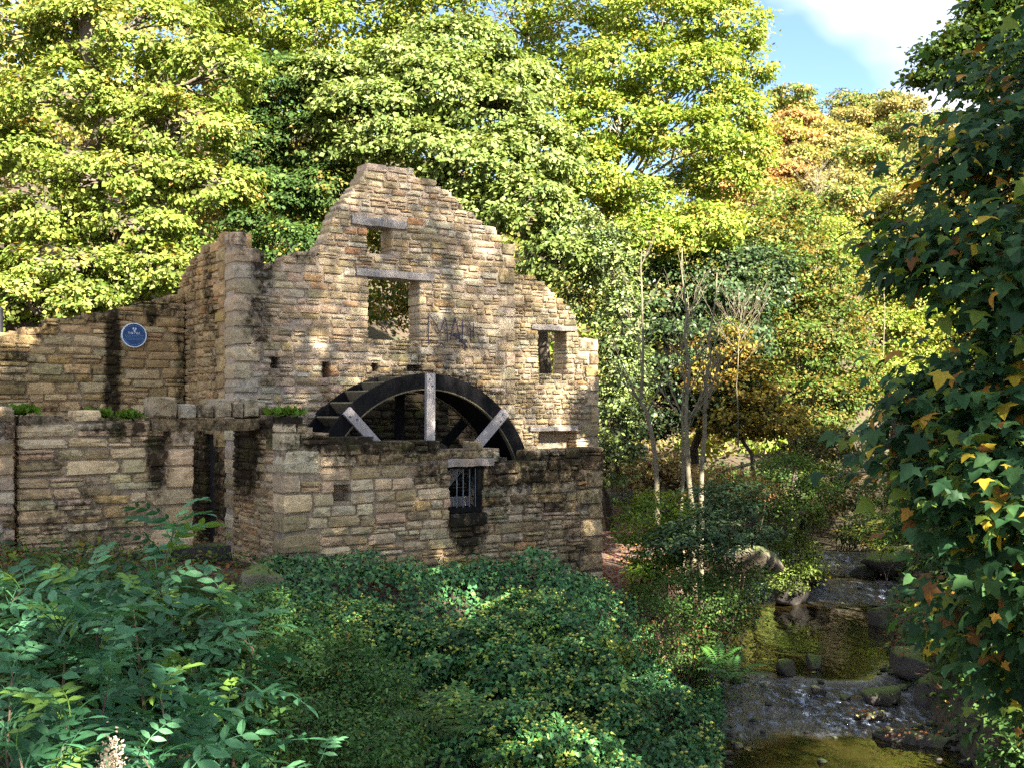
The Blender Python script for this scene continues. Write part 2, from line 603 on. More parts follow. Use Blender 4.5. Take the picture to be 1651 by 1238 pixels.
def stone_shape(r, depth):
    """unit outline in x,z (-.5...5), face towards -y, metric depth; 10-gon, 50 triangles"""
    n = 10
    a = np.array([8, 45, 82, 98, 135, 172, 188, 225, 315, 352]) * math.pi / 180
    a = a + r.uniform(-.09, .09, n)
    c, s_ = np.cos(a), np.sin(a)
    k = 1 / np.maximum(np.abs(c), np.abs(s_)) * .5
    k *= np.where(np.abs(np.abs(c) - np.abs(s_)) < .3, r.uniform(.88, .99, n), r.uniform(.94, 1.0, n))
    x, z = c * k, s_ * k
    fr = r.uniform(-.008, .016)
    tilt = r.uniform(-.012, .012, 2)
    V = []
    for i in range(n): V.append((x[i], depth, z[i]))
    for i in range(n): V.append((x[i], .030, z[i]))
    for i in range(n):
        q = r.uniform(.84, .94)
        V.append((x[i] * q, -.004 + fr + tilt[0] * x[i] + tilt[1] * z[i] + r.uniform(-.010, .010), z[i] * q * .96))
    V.append((0.05 * r.uniform(-1, 1), -.018 + fr, 0.1 * r.uniform(-1, 1)))
    Fc = []
    for lo in (0, n):
        Fc += [(lo + i, lo + (i + 1) % n, lo + n + (i + 1) % n, lo + n + i) for i in range(n)]
    Fc += [(2 * n + i, 2 * n + (i + 1) % n, 3 * n) for i in range(n)]
    return np.array(V), [tuple(reversed(q)) for q in Fc]


SHAPES = {}
SHARED = {}


def shapes(depth):
    k = round(depth, 2)
    if k not in SHAPES:
        r = np.random.default_rng(int(k * 100))
        L = []
        for i in range(28):
            V, Fc = stone_shape(r, k)
            L.append((V, Fc, mesh("stone", V, Fc, STONE_O, smooth=False)))
        SHAPES[k] = L
    return SHAPES[k]


def hcross(poly, z):
    xs = []
    for (x0, z0), (x1, z1) in zip(poly, poly[1:] + poly[:1]):
        if (z0 <= z) != (z1 <= z):
            xs.append(x0 + (z - z0) / (z1 - z0) * (x1 - x0))
    xs.sort()
    return [(xs[i], xs[i + 1]) for i in range(0, len(xs) - 1, 2)]


def inside(poly, x, z):
    return any(a < x < b for a, b in hcross(poly, z))


class Wall:
    def __init__(w, name, origin, phi, thick, label, cat="wall", group=None, base_z=-3):
        w.o = np.asarray(origin, float); w.phi = phi; w.T = thick
        w.ax = np.array([math.cos(phi), math.sin(phi), 0]); w.ay = np.array([-math.sin(phi), math.cos(phi), 0])
        w.base = base_z
        w.root = empty(name, (w.o[0], w.o[1], base_z), label, cat, group, rz=phi)
        w.stones = []

    def loc(w, u, v, y=0.0):
        """pixel of the photograph -> (x, z) on the wall's plane at local depth y"""
        r = np.array([(u - CX) / F, 1.0, (VH - v) / F])
        t = (y + w.o @ w.ay) / (r @ w.ay)
        P = r * t - np.array([w.o[0], w.o[1], 0])
        return float(P @ w.ax), float(P[2])

    def pix(w, x, z):
        P = w.o * np.array([1, 1, 0]) + w.ax * x + np.array([0, 0, z])
        return CX + F * P[0] / P[1], VH - F * P[2] / P[1]

    def rect(w, u0, v0, u1, v1):
        um, vm = (u0 + u1) / 2, (v0 + v1) / 2
        x0, x1 = w.loc(u0, vm)[0], w.loc(u1, vm)[0]
        return (x0, x1, w.loc(um, v1)[1], w.loc(um, v0)[1])

    def build(w, poly, holes=(), blind=(), solid=(), hr=(.085, .15), wr=(.16, .42), ql=None, qr=None, stain_shade=None, tint=(1, 1, 1), seed=0, keep=300, wave=.03, red=None, joint=.030, mort=1.0):
        """poly: outline (x,z); holes / blind: x0,x1,z0,z1 openings; solid: boxes taken by lintels; ql/qr: (width range, height range) quoins"""
        r = np.random.default_rng(seed + 100)
        z0, z1 = min(p[1] for p in poly), max(p[1] for p in poly)
        xa, xb = min(p[0] for p in poly), max(p[0] for p in poly)
        occ = list(holes) + list(blind) + list(solid)
        off = float((w.o * np.array([1, 1, 0])) @ w.ax)
        sl_ = []
        for (u, v, ra, rb, k_) in (stain_shade or ()):
            x, z = w.loc(u, v); x2 = w.loc(u + 1, v)[0]; z2 = w.loc(u, v - 1)[1]
            sl_.append((x + off, z, ra * abs(x2 - x), rb * abs(z2 - z), k_))
        mo, ma = stone_mat(w.root.name + "_stone", True, sl_, w.ax), stone_mat(w.root.name + "_masonry", False, sl_, w.ax)
        w.mo = mo
        recs = []      # x0,x1,z0,z1,full,tilt
        for side, q in (("l", ql), ("r", qr)):
            if not q: continue
            z = z0; k = 0
            while z < z1:
                h = r.uniform(*q[1]); wd = r.uniform(*q[0]) * (1.35 if k % 2 else .8)
                sp = hcross(poly, min(z + h * .5, z1 - 1e-3))
                sp2 = hcross(poly, z + h * .85)
                if sp and sp2:
                    a, b = sp[0][0], sp[-1][1]
                    edge_ok = (abs(a - xa) < .12 if side == "l" else abs(b - xb) < .12)
                    if edge_ok:
                        rc = (a, a + wd, z, z + h) if side == "l" else (b - wd, b, z, z + h)
                        recs.append((*rc, True, 0)); occ.append(rc)
                z += h; k += 1
        z = z0
        phase = r.uniform(0, 9)
        while z < z1:
            h = r.uniform(*hr)
            zm = z + h * .5
            ivs = hcross(poly, zm)
            top = hcross(poly, min(z + h * .92, z1 - 1e-4))
            if top and ivs and len(top) == len(ivs):
                e0, e1 = r.uniform(0, .07, 2)
                ivs = [(max(a, c - e0), min(b, d + e1)) for (a, b), (c, d) in zip(ivs, top)]
                ivs = [q for q in ivs if q[1] - q[0] > .08]
            elif not top:
                ivs = [q for q in ivs if r.random() < .4]
            for (a, b) in ivs:
                segs = [(a, b, True, True)]
                for (ox0, ox1, oz0, oz1) in occ:
                    ov = min(z + h, oz1) - max(z, oz0)
                    if ov > .3 * h:
                        ns = []
                        for (p, q, fl, fr) in segs:
                            if ox1 <= p or ox0 >= q: ns.append((p, q, fl, fr)); continue
                            if ox0 > p + .04: ns.append((p, ox0, fl, True))
                            if ox1 < q - .04: ns.append((ox1, q, True, fr))
                        segs = ns
                for (p, q, fl, fr) in segs:
                    x = p; first = True
                    while x < q - .02:
                        wd = r.uniform(*wr) * (h / .115) ** .5
                        if q - (x + wd) < .10: wd = q - x
                        wd = min(wd, q - x)
                        last = x + wd >= q - 1e-4
                        xm = x + wd / 2
                        zz0, zz1 = z, z + h
                        for (ox0, ox1, oz0, oz1) in occ:
                            if xm > ox0 - .02 and xm < ox1 + .02 or (min(x + wd, ox1) - max(x, ox0) > .03):
                                if oz0 < zz1 and oz0 > zm: zz1 = oz0
                                if oz1 > zz0 and oz1 < zm: zz0 = oz1
                        full = (first and fl) or (last and fr) or not inside(poly, xm, z + h * 1.9)
                        dz = wave * (nz(xm, z * .6 + phase, 0, 1.6, seed) + .5 * nz(xm, z + phase, 0, 4.1, seed + 2)) * (0 if zz0 != z or zz1 != z + h else 1)
                        if r.random() < .20 and h > .10:
                            f = r.uniform(.38, .62)
                            recs.append((x, x + wd, zz0 + dz, zz0 + dz + (zz1 - zz0) * f, full, r.normal(0, .012)))
                            if r.random() < .4 and wd > .26:
                                g = r.uniform(.4, .6) * wd
                                recs.append((x, x + g, zz0 + dz + (zz1 - zz0) * f, zz1 + dz, full, 0))
                                recs.append((x + g, x + wd, zz0 + dz + (zz1 - zz0) * f, zz1 + dz, full, 0))
                            else:
                                recs.append((x, x + wd, zz0 + dz + (zz1 - zz0) * f, zz1 + dz, full, r.normal(0, .012)))
                        else:
                            g0, g1 = r.uniform(-.012, .012, 2)
                            recs.append((x, x + wd, zz0 + dz + g0, zz1 + dz + g1, full, r.normal(0, .018)))
                        x += wd; first = False
            z += h
        # make the stones
        S = []
        for (x0, x1, a, b, full, tl) in recs:
            j = .0055
            sx, sz = x1 - x0 - 2 * j * r.uniform(.3, 1.3), b - a - 2 * j * r.uniform(.2, 1.2)
            if sx < .03 or sz < .02: continue
            xm, zm = (x0 + x1) / 2, (a + b) / 2
            u, v = w.pix(xm, zm)
            dirt = 0.0
            ci = r.choice(len(PC), p=PW)
            c = PC[ci] * np.array(tint) * r.uniform(.74, 1.14) * (1 + r.normal(0, .03, 3))
            if red and red(u, v, r): c = np.array((.36, .19, .10)) * r.uniform(.8, 1.1)
            dirt = max(0, r.normal(0, .16))
            d = w.T if full else .2
            S.append((sx * sz, xm, zm, sx, sz, tl, c, dirt, d, int(r.integers(28)), r.random() < .5, r.uniform(-.008, .012)))
        S.sort(key=lambda t: -t[0])
        joined = ([], [], []); nv = 0
        for i, (ar, xm, zm, sx, sz, tl, c, dirt, d, k, flip, yo) in enumerate(S):
            V, Fc, me = shapes(d)[k]
            if i < keep:
                if (w.root.name, d, k) not in SHARED:
                    SHARED[(w.root.name, d, k)] = mesh("stone", V, Fc, mo)
                o = obj("stone", SHARED[(w.root.name, d, k)], w.root, (xm, yo, zm - w.base), (0, -tl, 0), (sx, 1, sz))
                o.color = (*[float(t) for t in c], float(dirt))
            else:
                ct, st_ = math.cos(tl), math.sin(tl)
                X = V[:, 0] * sx; Z = V[:, 2] * sz
                P = np.stack([X * ct - Z * st_ + xm, V[:, 1] + yo, X * st_ + Z * ct + zm - w.base], -1)
                joined[0].append(P); joined[1].extend(tuple(t + nv for t in q) for q in Fc); nv += len(P)
                joined[2].append(np.tile(np.array([*c, dirt]), (len(P), 1)))
        if nv:
            o = obj("small_stone_filling", mesh("small_stone_filling", np.concatenate(joined[0]), joined[1], ma, np.concatenate(joined[2])), w.root)
            o["kind"] = "stuff"
        # mortar core
        st = .075
        bx = set(np.round(np.arange(xa, xb + st, st), 3)); bz = set(np.round(np.arange(z0, z1 + st, st), 3))
        for h_ in list(holes) + list(blind):
            bx |= {round(h_[0] - .03, 3), round(h_[1] + .03, 3)}; bz |= {round(h_[2] - .02, 3), round(h_[3] + .02, 3)}
        bx = {x for x in bx if xa + .04 < x < xb - .04} | {round(xa + .034, 3), round(xb - .034, 3)}
        bx = np.array(sorted(bx)); bz = np.array(sorted(bz))
        cxm, czm = (bx[:-1] + bx[1:]) / 2, (bz[:-1] + bz[1:]) / 2
        D = np.full((len(czm), len(cxm)), np.nan)
        ins = [hcross(poly, zz + .055) for zz in czm]
        inb = [hcross(poly, max(zz - .02, z0 + 1e-3)) for zz in czm]
        for i, zz in enumerate(czm):
            for j_, xx in enumerate(cxm):
                if any(a + .015 < xx < b - .015 for a, b in ins[i]) and any(a < xx < b for a, b in inb[i]):
                    D[i, j_] = joint
                    for (x0, x1, a, b) in holes:
                        if x0 - .031 < xx < x1 + .031 and a - .021 < zz < b + .021: D[i, j_] = np.nan
                    for (x0, x1, a, b) in blind:
                        if x0 - .031 < xx < x1 + .031 and a - .021 < zz < b + .021: D[i, j_] = min(.32, w.T - .06)
        V = []; Fc = []; C = []
        mc = np.array((.35, .305, .255)) * np.array(tint) * mort

        def quad(pts):
            n0 = len(V)
            for p in pts:
                V.append((p[0], p[1], p[2] - w.base))
                u, v = w.pix(p[0], p[2])
                C.append((*mc, 0.0))
            Fc.append((n0, n0 + 1, n0 + 2, n0 + 3))
        H, Wd = D.shape
        T = w.T - .02
        for i in range(H):
            for j_ in range(Wd):
                d = D[i, j_]
                if np.isnan(d): continue
                x0, x1, a, b = bx[j_], bx[j_ + 1], bz[i], bz[i + 1]
                quad([(x0, d, a), (x1, d, a), (x1, d, b), (x0, d, b)])
                quad([(x0, T, a), (x0, T, b), (x1, T, b), (x1, T, a)])
                for di, dj, pts in ((0, -1, ((x0, b), (x0, a))), (0, 1, ((x1, a), (x1, b))), (-1, 0, ((x0, a), (x1, a))), (1, 0, ((x1, b), (x0, b)))):
                    ii, jj = i + di, j_ + dj
                    nd = D[ii, jj] if 0 <= ii < H and 0 <= jj < Wd else np.nan
                    e = T if np.isnan(nd) else nd
                    if e > d + 1e-6:
                        (pa, qa), (pb, qb) = pts
                        quad([(pa, d, qa), (pa, e, qa), (pb, e, qb), (pb, d, qb)])
        me = mesh("mortar", np.array(V), np.array(Fc), ma, np.array(C))
        obj("mortar", me, w.root)

    def beam(w, name, rc, mat, proud=.02, depth=None, color=None, slope=0, label=None):
        """a lintel or sill: a slightly irregular bevelled block set in the wall"""
        x0, x1, a, b = rc
        depth = depth or w.T - .02
        b_ = MB()
        n = 7
        prof = []
        for i in range(n):
            t = i / (n - 1)
            x = x0 + (x1 - x0) * t
            e = .006 * math.sin(i * 2.1 + x0 * 7)
            prof.append([(x, -proud, a + e), (x, -proud - .004, (a + b) / 2), (x, -proud, b - .008 + e), (x, -proud + .012, b + e), (x, depth, b), (x, depth, a)])
        k = 6
        V = [(p[0], p[1], p[2] - w.base + slope * (p[0] - (x0 + x1) / 2)) for pr in prof for p in pr]
        Fc = [(i * k + q, (i + 1) * k + q, (i + 1) * k + (q + 1) % k, i * k + (q + 1) % k) for i in range(n - 1) for q in range(k)]
        Fc += [tuple(range(k - 1, -1, -1)), tuple((n - 1) * k + q for q in range(k))]
        Fc = [tuple(reversed(q)) for q in Fc][:]
        c = np.tile(np.array(color if color else (1, 1, 1, 0), float), (len(V), 1))
        o = obj(name, mesh(name, np.array(V), [tuple(reversed(q)) for q in Fc], mat, c), w.root)
        if color: o.color = color
        if label: o["label"] = label
        return o


def stain_shade_blobs(L):
    """list of (u, v, half width, half height, amount): water-run blackening, and shade painted dark behind the wheel and in the doorway"""
    return L


DB, DC, DA, DD = -.60, .375, 1.55, 3.985
SL = -2.7876

# ---- gable wall
gable = Wall("gable_wall", M(0, DA), TH, .42, "tall ruined sandstone gable with two window openings above the waterwheel", "wall", "ruined mill walls", -2.6)
g = gable
xl = SL
gp = [(378, 372), (398, 384), (399, 398), (425, 399), (428, 421), (455, 422), (459, 411), (512, 405), (522, 388), (532, 368), (537, 348), (551, 328), (565, 309), (578, 293), (587, 279), (591, 266), (594, 257), (614, 259), (640, 265), (664, 270), (669, 281), (700, 290), (720, 304), (735, 313), (741, 326), (760, 340), (779, 356), (800, 366), (811, 381), (813, 397), (832, 398)]
gpoly = [g.loc(*p) for p in gp]
gpoly[0] = (xl, gpoly[0][1])
gright = gpoly[-1][0]
gpoly += [(gright, -2.75), (xl, -2.75)]
w1, w2 = g.rect(594, 363, 631, 408), g.rect(596, 446, 676, 548)
l1, l2 = g.rect(567, 353, 656, 366), g.rect(574, 437, 698, 449)
w1 = (w1[0], w1[1], w1[2], l1[2]); w2 = (w2[0], w2[1], w2[2], l2[2])
put = [g.rect(438, 577, 450, 592), g.rect(521, 585, 532, 607), g.rect(601, 587, 610, 597), g.rect(659, 590, 680, 597)]
gst = stain_shade_blobs([(690, 790, 158, 180, 2.2), (425, 430, 24, 60, .75), (418, 520, 28, 70, .62), (440, 600, 26, 40, .45), (395, 390, 30, 25, .5), (480, 410, 40, 14, .5), (545, 310, 22, 40, .4), (610, 262, 60, 8, .3), (760, 345, 60, 30, .36), (815, 430, 20, 60, .45), (700, 400, 120, 60, .10), (640, 565, 90, 18, .3), (760, 570, 40, 30, .3)])  # first blob paints the deep shade behind the wheel; the rest are stains
g.build(gpoly, [w1, w2], put, [l1, l2], (.085, .150), (.13, .40), ((.30, .44), (.20, .30)), ((.22, .34), (.18, .30)), gst, (1.06, 1.0, .95), 1, 300, .022,
        lambda u, v, r: (abs(u - 580) < 18 and abs(v - 370) < 8) or (r.random() < .018 and 520 < u < 720 and 340 < v < 640))
g.beam("timber_lintel", l1, WOOD_LINTEL, .03)
g.beam("timber_lintel", l2, WOOD_LINTEL, .03)
# graffiti strokes on its face
GR = [[(690, 556), (689, 536), (690, 508)], [(690, 508), (697, 517), (704, 530), (708, 536)], [(708, 536), (713, 522), (716, 512)], [(716, 512), (719, 528), (720, 552)],
      [(724, 549), (728, 530), (732, 512)], [(732, 512), (736, 530), (741, 550)], [(726, 541), (733, 541), (740, 541)], [(744, 516), (744, 532), (744, 548)], [(744, 548), (748, 549), (752, 549)],
      [(756, 522), (757, 536), (757, 547)], [(762, 522), (762, 534), (762, 546)], [(757, 535), (760, 535), (762, 534)],
      [(704, 562), (710, 553), (716, 561)], [(728, 539), (732, 540), (738, 542)]]
gm = MB()
for st_ in GR + [[(730, 541), (738, 546), (746, 553), (752, 562)]]:
    pts = []
    for (u, v) in st_:
        x, z = g.loc(u, v); pts.append((x, -.034, z - g.base))
    gm.tube(pts, .009 if st_[0] != (730, 541) else .02, 5)
gm.build("graffiti", GRAF, g.root)

# ---- right wing
wing = Wall("wing_wall", M(0, DA + .12), TH, .46, "right wing wall of the ruin, sloping top, small window and low opening", "wall", "ruined mill walls", -3.1)
k = wing
wp = [(833, 437), (850, 441), (864, 446), (876, 455), (892, 469), (905, 482), (918, 496), (930, 511), (933, 538), (945, 551), (963, 552), (967, 640)]
wpoly = [k.loc(*p) for p in wp]
wx = k.loc(967, 690)[0]
wpoly[0] = (gright + .004, wpoly[0][1])
wpoly[-1] = (wx, wpoly[-1][1]); wpoly[-2] = (wx - .01, wpoly[-2][1])
wpoly += [(wx, -3.3), (gright + .004, -3.3)]
ww, wl_ = k.rect(869, 534, 914, 602), k.rect(857, 526, 929, 533)
lo, ll = k.rect(869, 695, 930, 735), k.rect(853, 687, 930, 694)
ww = (ww[0], ww[1], ww[2], wl_[2]); lo = (lo[0], lo[1], lo[2], ll[2])
wst = stain_shade_blobs([(860, 450, 60, 20, .35), (945, 600, 24, 60, .35), (900, 650, 60, 60, .2), (940, 560, 30, 20, .4), (880, 720, 80, 40, .25)])
k.build(wpoly, [ww], [lo], [wl_, ll], (.07, .125), (.11, .32), None, ((.26, .38), (.20, .34)), wst, (1.0, .96, .88), 2, 300, .022)
k.beam("timber_lintel", wl_, WOOD_LINTEL, .03)
k.beam("timber_lintel", ll, WOOD_LINTEL, .05)

# ---- wall in front of the wheel
pit = Wall("wheel_pit_wall", M(0, DB), TH, .46, "low soot-stained sandstone wall in front of the waterwheel, with barred window", "wall", "ruined mill walls", -3.3)
k = pit
bp = [(458, 668), (493, 669), (494, 686), (525, 687), (527, 701), (576, 700), (610, 702), (643, 704), (664, 708), (668, 712), (710, 710), (712, 722), (740, 719), (775, 717), (805, 718), (807, 735), (854, 736), (858, 729), (915, 726), (952, 723), (977, 723)]
bpoly = [k.loc(*p) for p in bp]
bx1 = k.loc(975, 830)[0]
bpoly[0] = (SL, bpoly[0][1]); bpoly[-1] = (bx1, bpoly[-1][1])
bpoly += [(bx1 - .02, -3.6), (SL, -3.0)]
bh = k.rect(540, 783, 566, 806)
bw, bl = k.rect(727, 753, 780, 826), k.rect(721, 739, 795, 751)
bw = (bw[0], bw[1], bw[2], bl[2])
bs = k.rect(726, 827, 784, 846)
bst = stain_shade_blobs([(480, 675, 40, 14, 1.0), (560, 712, 110, 20, .95), (680, 720, 60, 20, .85), (640, 730, 200, 26, .6), (850, 760, 150, 42, .85), (930, 735, 70, 22, .9), (900, 800, 110, 50, .55), (755, 850, 34, 46, 1.0), (930, 870, 28, 70, .55), (700, 760, 40, 30, .6), (800, 800, 30, 60, .6), (850, 880, 70, 50, .35), (480, 720, 20, 50, .35)])
k.build(bpoly, [bw], [bh], [bl, bs], (.11, .20), (.18, .48), ((.32, .46), (.24, .36)), ((.34, .46), (.24, .36)), bst, (1.16, 1.06, .93), 3, 300, .028, None, .042, .72)
k.beam("stone_lintel", bl, STONE_O, .035, .30, (.33, .28, .25, .25))
k.beam("stone_sill", bs, STONE_O, .02, .30, (.20, .17, .13, .95))
gz0, gz1 = bw[2] - k.base, bw[3] - k.base
gf = empty("window_grille", (0, 0, 0)); gf.parent = k.root
for nm, c_, sz_ in (("sill_rail", ((bw[0] + bw[1]) / 2, .10, gz0 + .04), (bw[1] - bw[0] - .01, .09, .075)), ("jamb_post", (bw[1] - .05, .10, (gz0 + gz1) / 2 + .036), (.085, .09, gz1 - gz0 - .08)), ("head_rail", ((bw[0] + bw[1]) / 2 - .05, .10, gz1 - .022), (bw[1] - bw[0] - .11, .08, .04))):
    gr = MB(); gr.box(c_, sz_); gr.build(nm, WOOD_TAR_SHADE, gf)
for u in (736.5, 746.8, 757, 766.5):
    b_ = MB(); x = k.loc(u, 790, .10)[0]
    b_.tube([(x, .10, gz0 + .075), (x, .10, (gz0 + gz1) / 2), (x, .10, gz1 - .02)], .0115, 8)
    b_.build("window_bar", IRON, gf)

# ---- wall left of the doorway, and the lintel that spans the doorway
door = Wall("doorway_wall", M(0, DC), TH, .46, "low stained sandstone wall left of the doorway, with doorway lintel on top", "wall", "ruined mill walls", -2.3)
k = door
cp = [(22, 668), (60, 667), (122, 668), (123, 659), (164, 660), (166, 672), (205, 673), (244, 674)]
cpoly = [k.loc(*p) for p in cp]
cx0 = k.loc(27, 780)[0]; cx1 = k.loc(315, 790)[0]
cpoly[0] = (cx0, cpoly[0][1])
lz = k.rect(246, 675, 416, 694)
cpoly[-1] = (lz[0] - .003, cpoly[-1][1])
cpoly += [(lz[0] - .003, lz[2] - .003), (cx1, lz[2] - .003), (cx1, -2.9), (cx0, -2.6)]
cst = stain_shade_blobs([(60, 675, 60, 16, .7), (200, 690, 70, 20, .8), (255, 720, 22, 90, .95), (120, 830, 90, 60, .5), (160, 860, 80, 30, .55), (220, 850, 20, 40, .4), (280, 700, 40, 20, .5), (90, 740, 60, 20, .35)])
k.build(cpoly, [], [], [], (.13, .22), (.24, .60), None, ((.40, .60), (.24, .34)), cst, (1.15, 1.03, .88), 4, 300, .03, None, .042, .75)
lz2 = (lz[0], SL - .004, lz[2], lz[3])
k.beam("doorway_lintel", lz2, STONE_O, .025, .44, (.22, .165, .10, .55))
for (u0, v0, u1, v1, nm) in ((244, 639, 287, 673, 1), (288, 651, 318, 673, 0), (319, 652, 345, 673, 0), (346, 643, 374, 673, 0), (375, 648, 393, 673, 0), (394, 642, 418, 673, 0)):
    rc = k.rect(u0, v0, u1, v1)
    V_, F_, me_ = shapes(.46)[int(rng.integers(28))]
    o = obj("coping_stone", me_, k.root, ((rc[0] + rc[1]) / 2, -.01, (rc[3] + lz[3]) / 2 - k.base + .003), None, ((rc[1] - rc[0]), 1, rc[3] - lz[3]))
    o.color = (*(PC[int(rng.integers(5))] * .8), .25 + .3 * rng.random())

# ---- pier at the far left
pier = Wall("wall_pier", M(0, DC - .16), TH, .6, "squared stone pier at the left end of the doorway wall", "pier", "ruined mill walls", -2.2)
k = pier
px1 = k.loc(25, 780)[0]
pz = k.loc(12, 648)[1]
k.build([(px1 - 1.1, pz), (px1, pz), (px1, -2.7), (px1 - 1.1, -2.7)], [], [], [], (.18, .28), (.4, .7), None, None, stain_shade_blobs([(10, 690, 40, 30, .5), (20, 860, 15, 90, .4)]), (.95, .88, .84), 5, 300, .01)

# ---- wall with the plaque
plq = Wall("plaque_wall", M(0, DD), TH, .5, "brown sandstone retaining wall with sloping top behind the doorway wall, bearing a blue plaque", "wall", "ruined mill walls", -2.1)
k = plq
dp = [(-60, 548), (0, 538), (14, 532), (30, 529), (46, 524), (74, 519), (112, 509), (148, 502), (180, 497), (205, 491), (250, 480), (275, 473), (299, 468)]
dpoly = [k.loc(*p) for p in dp]
dpoly[-1] = (SL - .004, dpoly[-1][1])
dpoly += [(SL - .004, -2.3), (dpoly[0][0], -2.3)]
dst = stain_shade_blobs([(182, 560, 15, 120, 1.0), (180, 640, 18, 50, .9), (60, 530, 40, 20, .75), (140, 508, 90, 16, .65), (250, 490, 60, 20, .6), (30, 590, 40, 40, .45), (292, 590, 12, 120, .6), (245, 500, 14, 30, .9), (110, 600, 80, 40, .3), (120, 660, 100, 12, .4)])
k.build(dpoly, [], [], [], (.11, .20), (.20, .52), None, None, dst, (1.0, .85, .60), 6, 300, .04, None, .040, .8)

# ---- return wall (left side of the mill) and passage wall below it
PHI2 = TH - math.pi / 2
ret = Wall("return_wall", M(SL, DD + .5), PHI2, .46, "narrow left side wall of the mill seen at a slant, with stepped top", "wall", "ruined mill walls", -2.1)
k = ret
rp = [(299, 466), (301, 444), (315, 404), (330, 394), (345, 384), (355, 374), (361, 369), (374, 371)]
rpoly = [k.loc(*p) for p in rp]
rx1 = (DD + .5) - (DA + .42) - .004           # local x runs towards the viewer
rpoly[0] = (0.0, rpoly[0][1]); rpoly[1] = (.1, rpoly[1][1]); rpoly[-1] = (rx1, rpoly[-1][1])
rpoly = [(min(max(x, 0), rx1), z) for x, z in rpoly]
rpoly += [(rx1, -2.4), (0, -2.4)]
rd = k.rect(329, 700, 343, 842)
sl1, sl2 = k.rect(341, 500, 346, 522), k.rect(343, 580, 347, 604)
rst = stain_shade_blobs([(330, 780, 40, 110, 1.0), (335, 470, 10, 100, .6), (345, 560, 8, 80, .4), (310, 500, 12, 120, .45)])  # first blob paints the doorway's shade; the others are stains
k.build(rpoly, [(rd[0], rd[1], -2.5, rd[3])], [sl1, sl2], [], (.10, .18), (.16, .40), None, ((.3, .42), (.2, .32)), rst, (.98, .80, .56), 7, 300, .02)
wdt = (rd[1] - rd[0]) / 3
for i in range(3):
    dl = MB(); dl.box((rd[0] + wdt * (i + .5), .12, (-2.3 + rd[3]) / 2 - k.base), (wdt - .008, .04, rd[3] + 2.3)); dl.build("opening_shade_board", BLACK_PAINT_SHADE, k.root)  # black boards added to stand for the dark of the opening

pas = Wall("passage_wall", M(SL, DA - .004), PHI2, .44, "slanting side wall of the doorway passage, shaded rubble below the gable corner", "wall", "ruined mill walls", -2.6)
k = pas
qx1 = (DA - .004) - (DB + .46) - .004
za = k.loc(380, 655)[1]
zb = k.loc(430, 655)[1]
xl1 = DA - .004 - (DC + .46)     # where the lintel beds on this wall
qpoly = [(0, .0), (xl1 - .3, -.02), (xl1, -.05), (qx1, -.10), (qx1, -2.9), (0, -2.9)]
lint = (DA - .004 - (DC + .46), DA - .004 - DC + .03, lz[2] - .005, lz[3] + .005)
k.build(qpoly, [], [], [], (.09, .17), (.16, .40), None, None, stain_shade_blobs([(440, 690, 30, 30, .9), (392, 720, 30, 90, 1.2), (350, 760, 30, 110, .6), (430, 690, 30, 20, 1.0)]), (.98, .86, .70), 8, 300, .03)  # dark blobs paint the passage shade below the lintel, along with stains

# ---- blue plaque
pc_x, pc_z = plq.loc(215.5, 541, -.03)
PR = 18.6 / F * float((plq.o + plq.ax * pc_x)[1]) * 1.06
Pw = plq.o * np.array([1, 1, 0]) + plq.ax * pc_x + plq.ay * -.055 + np.array([0, 0, pc_z])
plaque = empty("blue_plaque", Pw, "round blue commemorative plaque with pale rim fixed to the plaque wall", "plaque", rz=TH)


def disc(r0, r1, y0, y1, n=48):
    a = np.linspace(0, 2 * np.pi, n, endpoint=False)
    V = []
    for (r, y) in ((r0, y1), (r0, y0), (r1, y0), (r1, y1)):
        V += [(r * math.cos(t), y, r * math.sin(t)) for t in a]
    Fc = []
    for q in range(3):
        Fc += [(q * n + i, q * n + (i + 1) % n, (q + 1) * n + (i + 1) % n, (q + 1) * n + i) for i in range(n)]
    return V, Fc


m_ = MB()
a_ = np.linspace(0, 2 * np.pi, 48, endpoint=False)
V = [(PR * .93 * math.cos(t), -.005, PR * .93 * math.sin(t)) for t in a_] + [(PR * .93 * math.cos(t), .05, PR * .93 * math.sin(t)) for t in a_]
m_.add(V, [tuple(range(48))] + [(i, 48 + i, 48 + (i + 1) % 48, (i + 1) % 48) for i in range(48)])
m_.build("plaque_face", BLUE, plaque)
m_ = MB(); V, Fc = disc(PR * 1.0, PR * .925, -.014, .05); m_.add(V, Fc)
m_.build("plaque_rim", WHITE, plaque)
for (x, z) in ((-.06, .52), (.12, .50), (.03, .34)):      # three little white castles
    m_ = MB(); s_ = PR * .07
    m_.box((x * PR, -.009, z * PR), (s_ * 1.6, .006, s_ * 1.8)); 
    for q in (-.55, 0, .55): m_.box((x * PR + q * s_, -.009, z * PR + s_ * 1.15), (s_ * .36, .006, s_ * .5))
    m_.build("castle_emblem", WHITE, plaque)
fc = bpy.data.curves.new("plaque_title", "FONT"); fc.body = "THE MILL"; fc.size = PR * .24; fc.align_x = "CENTER"; fc.extrude = .001
fc.materials.append(WHITE)
ft = bpy.data.objects.new("text_source", fc); COL.objects.link(ft)
me_ = bpy.data.meshes.new_from_object(ft.evaluated_get(bpy.context.evaluated_depsgraph_get()))
bpy.data.objects.remove(ft); me_.materials.clear(); me_.materials.append(WHITE)
obj("plaque_title", me_, plaque, (0, -.008, PR * .08), (math.pi / 2, 0, 0))
m_ = MB()                                                  # worn lines of small print, not legible in the photograph
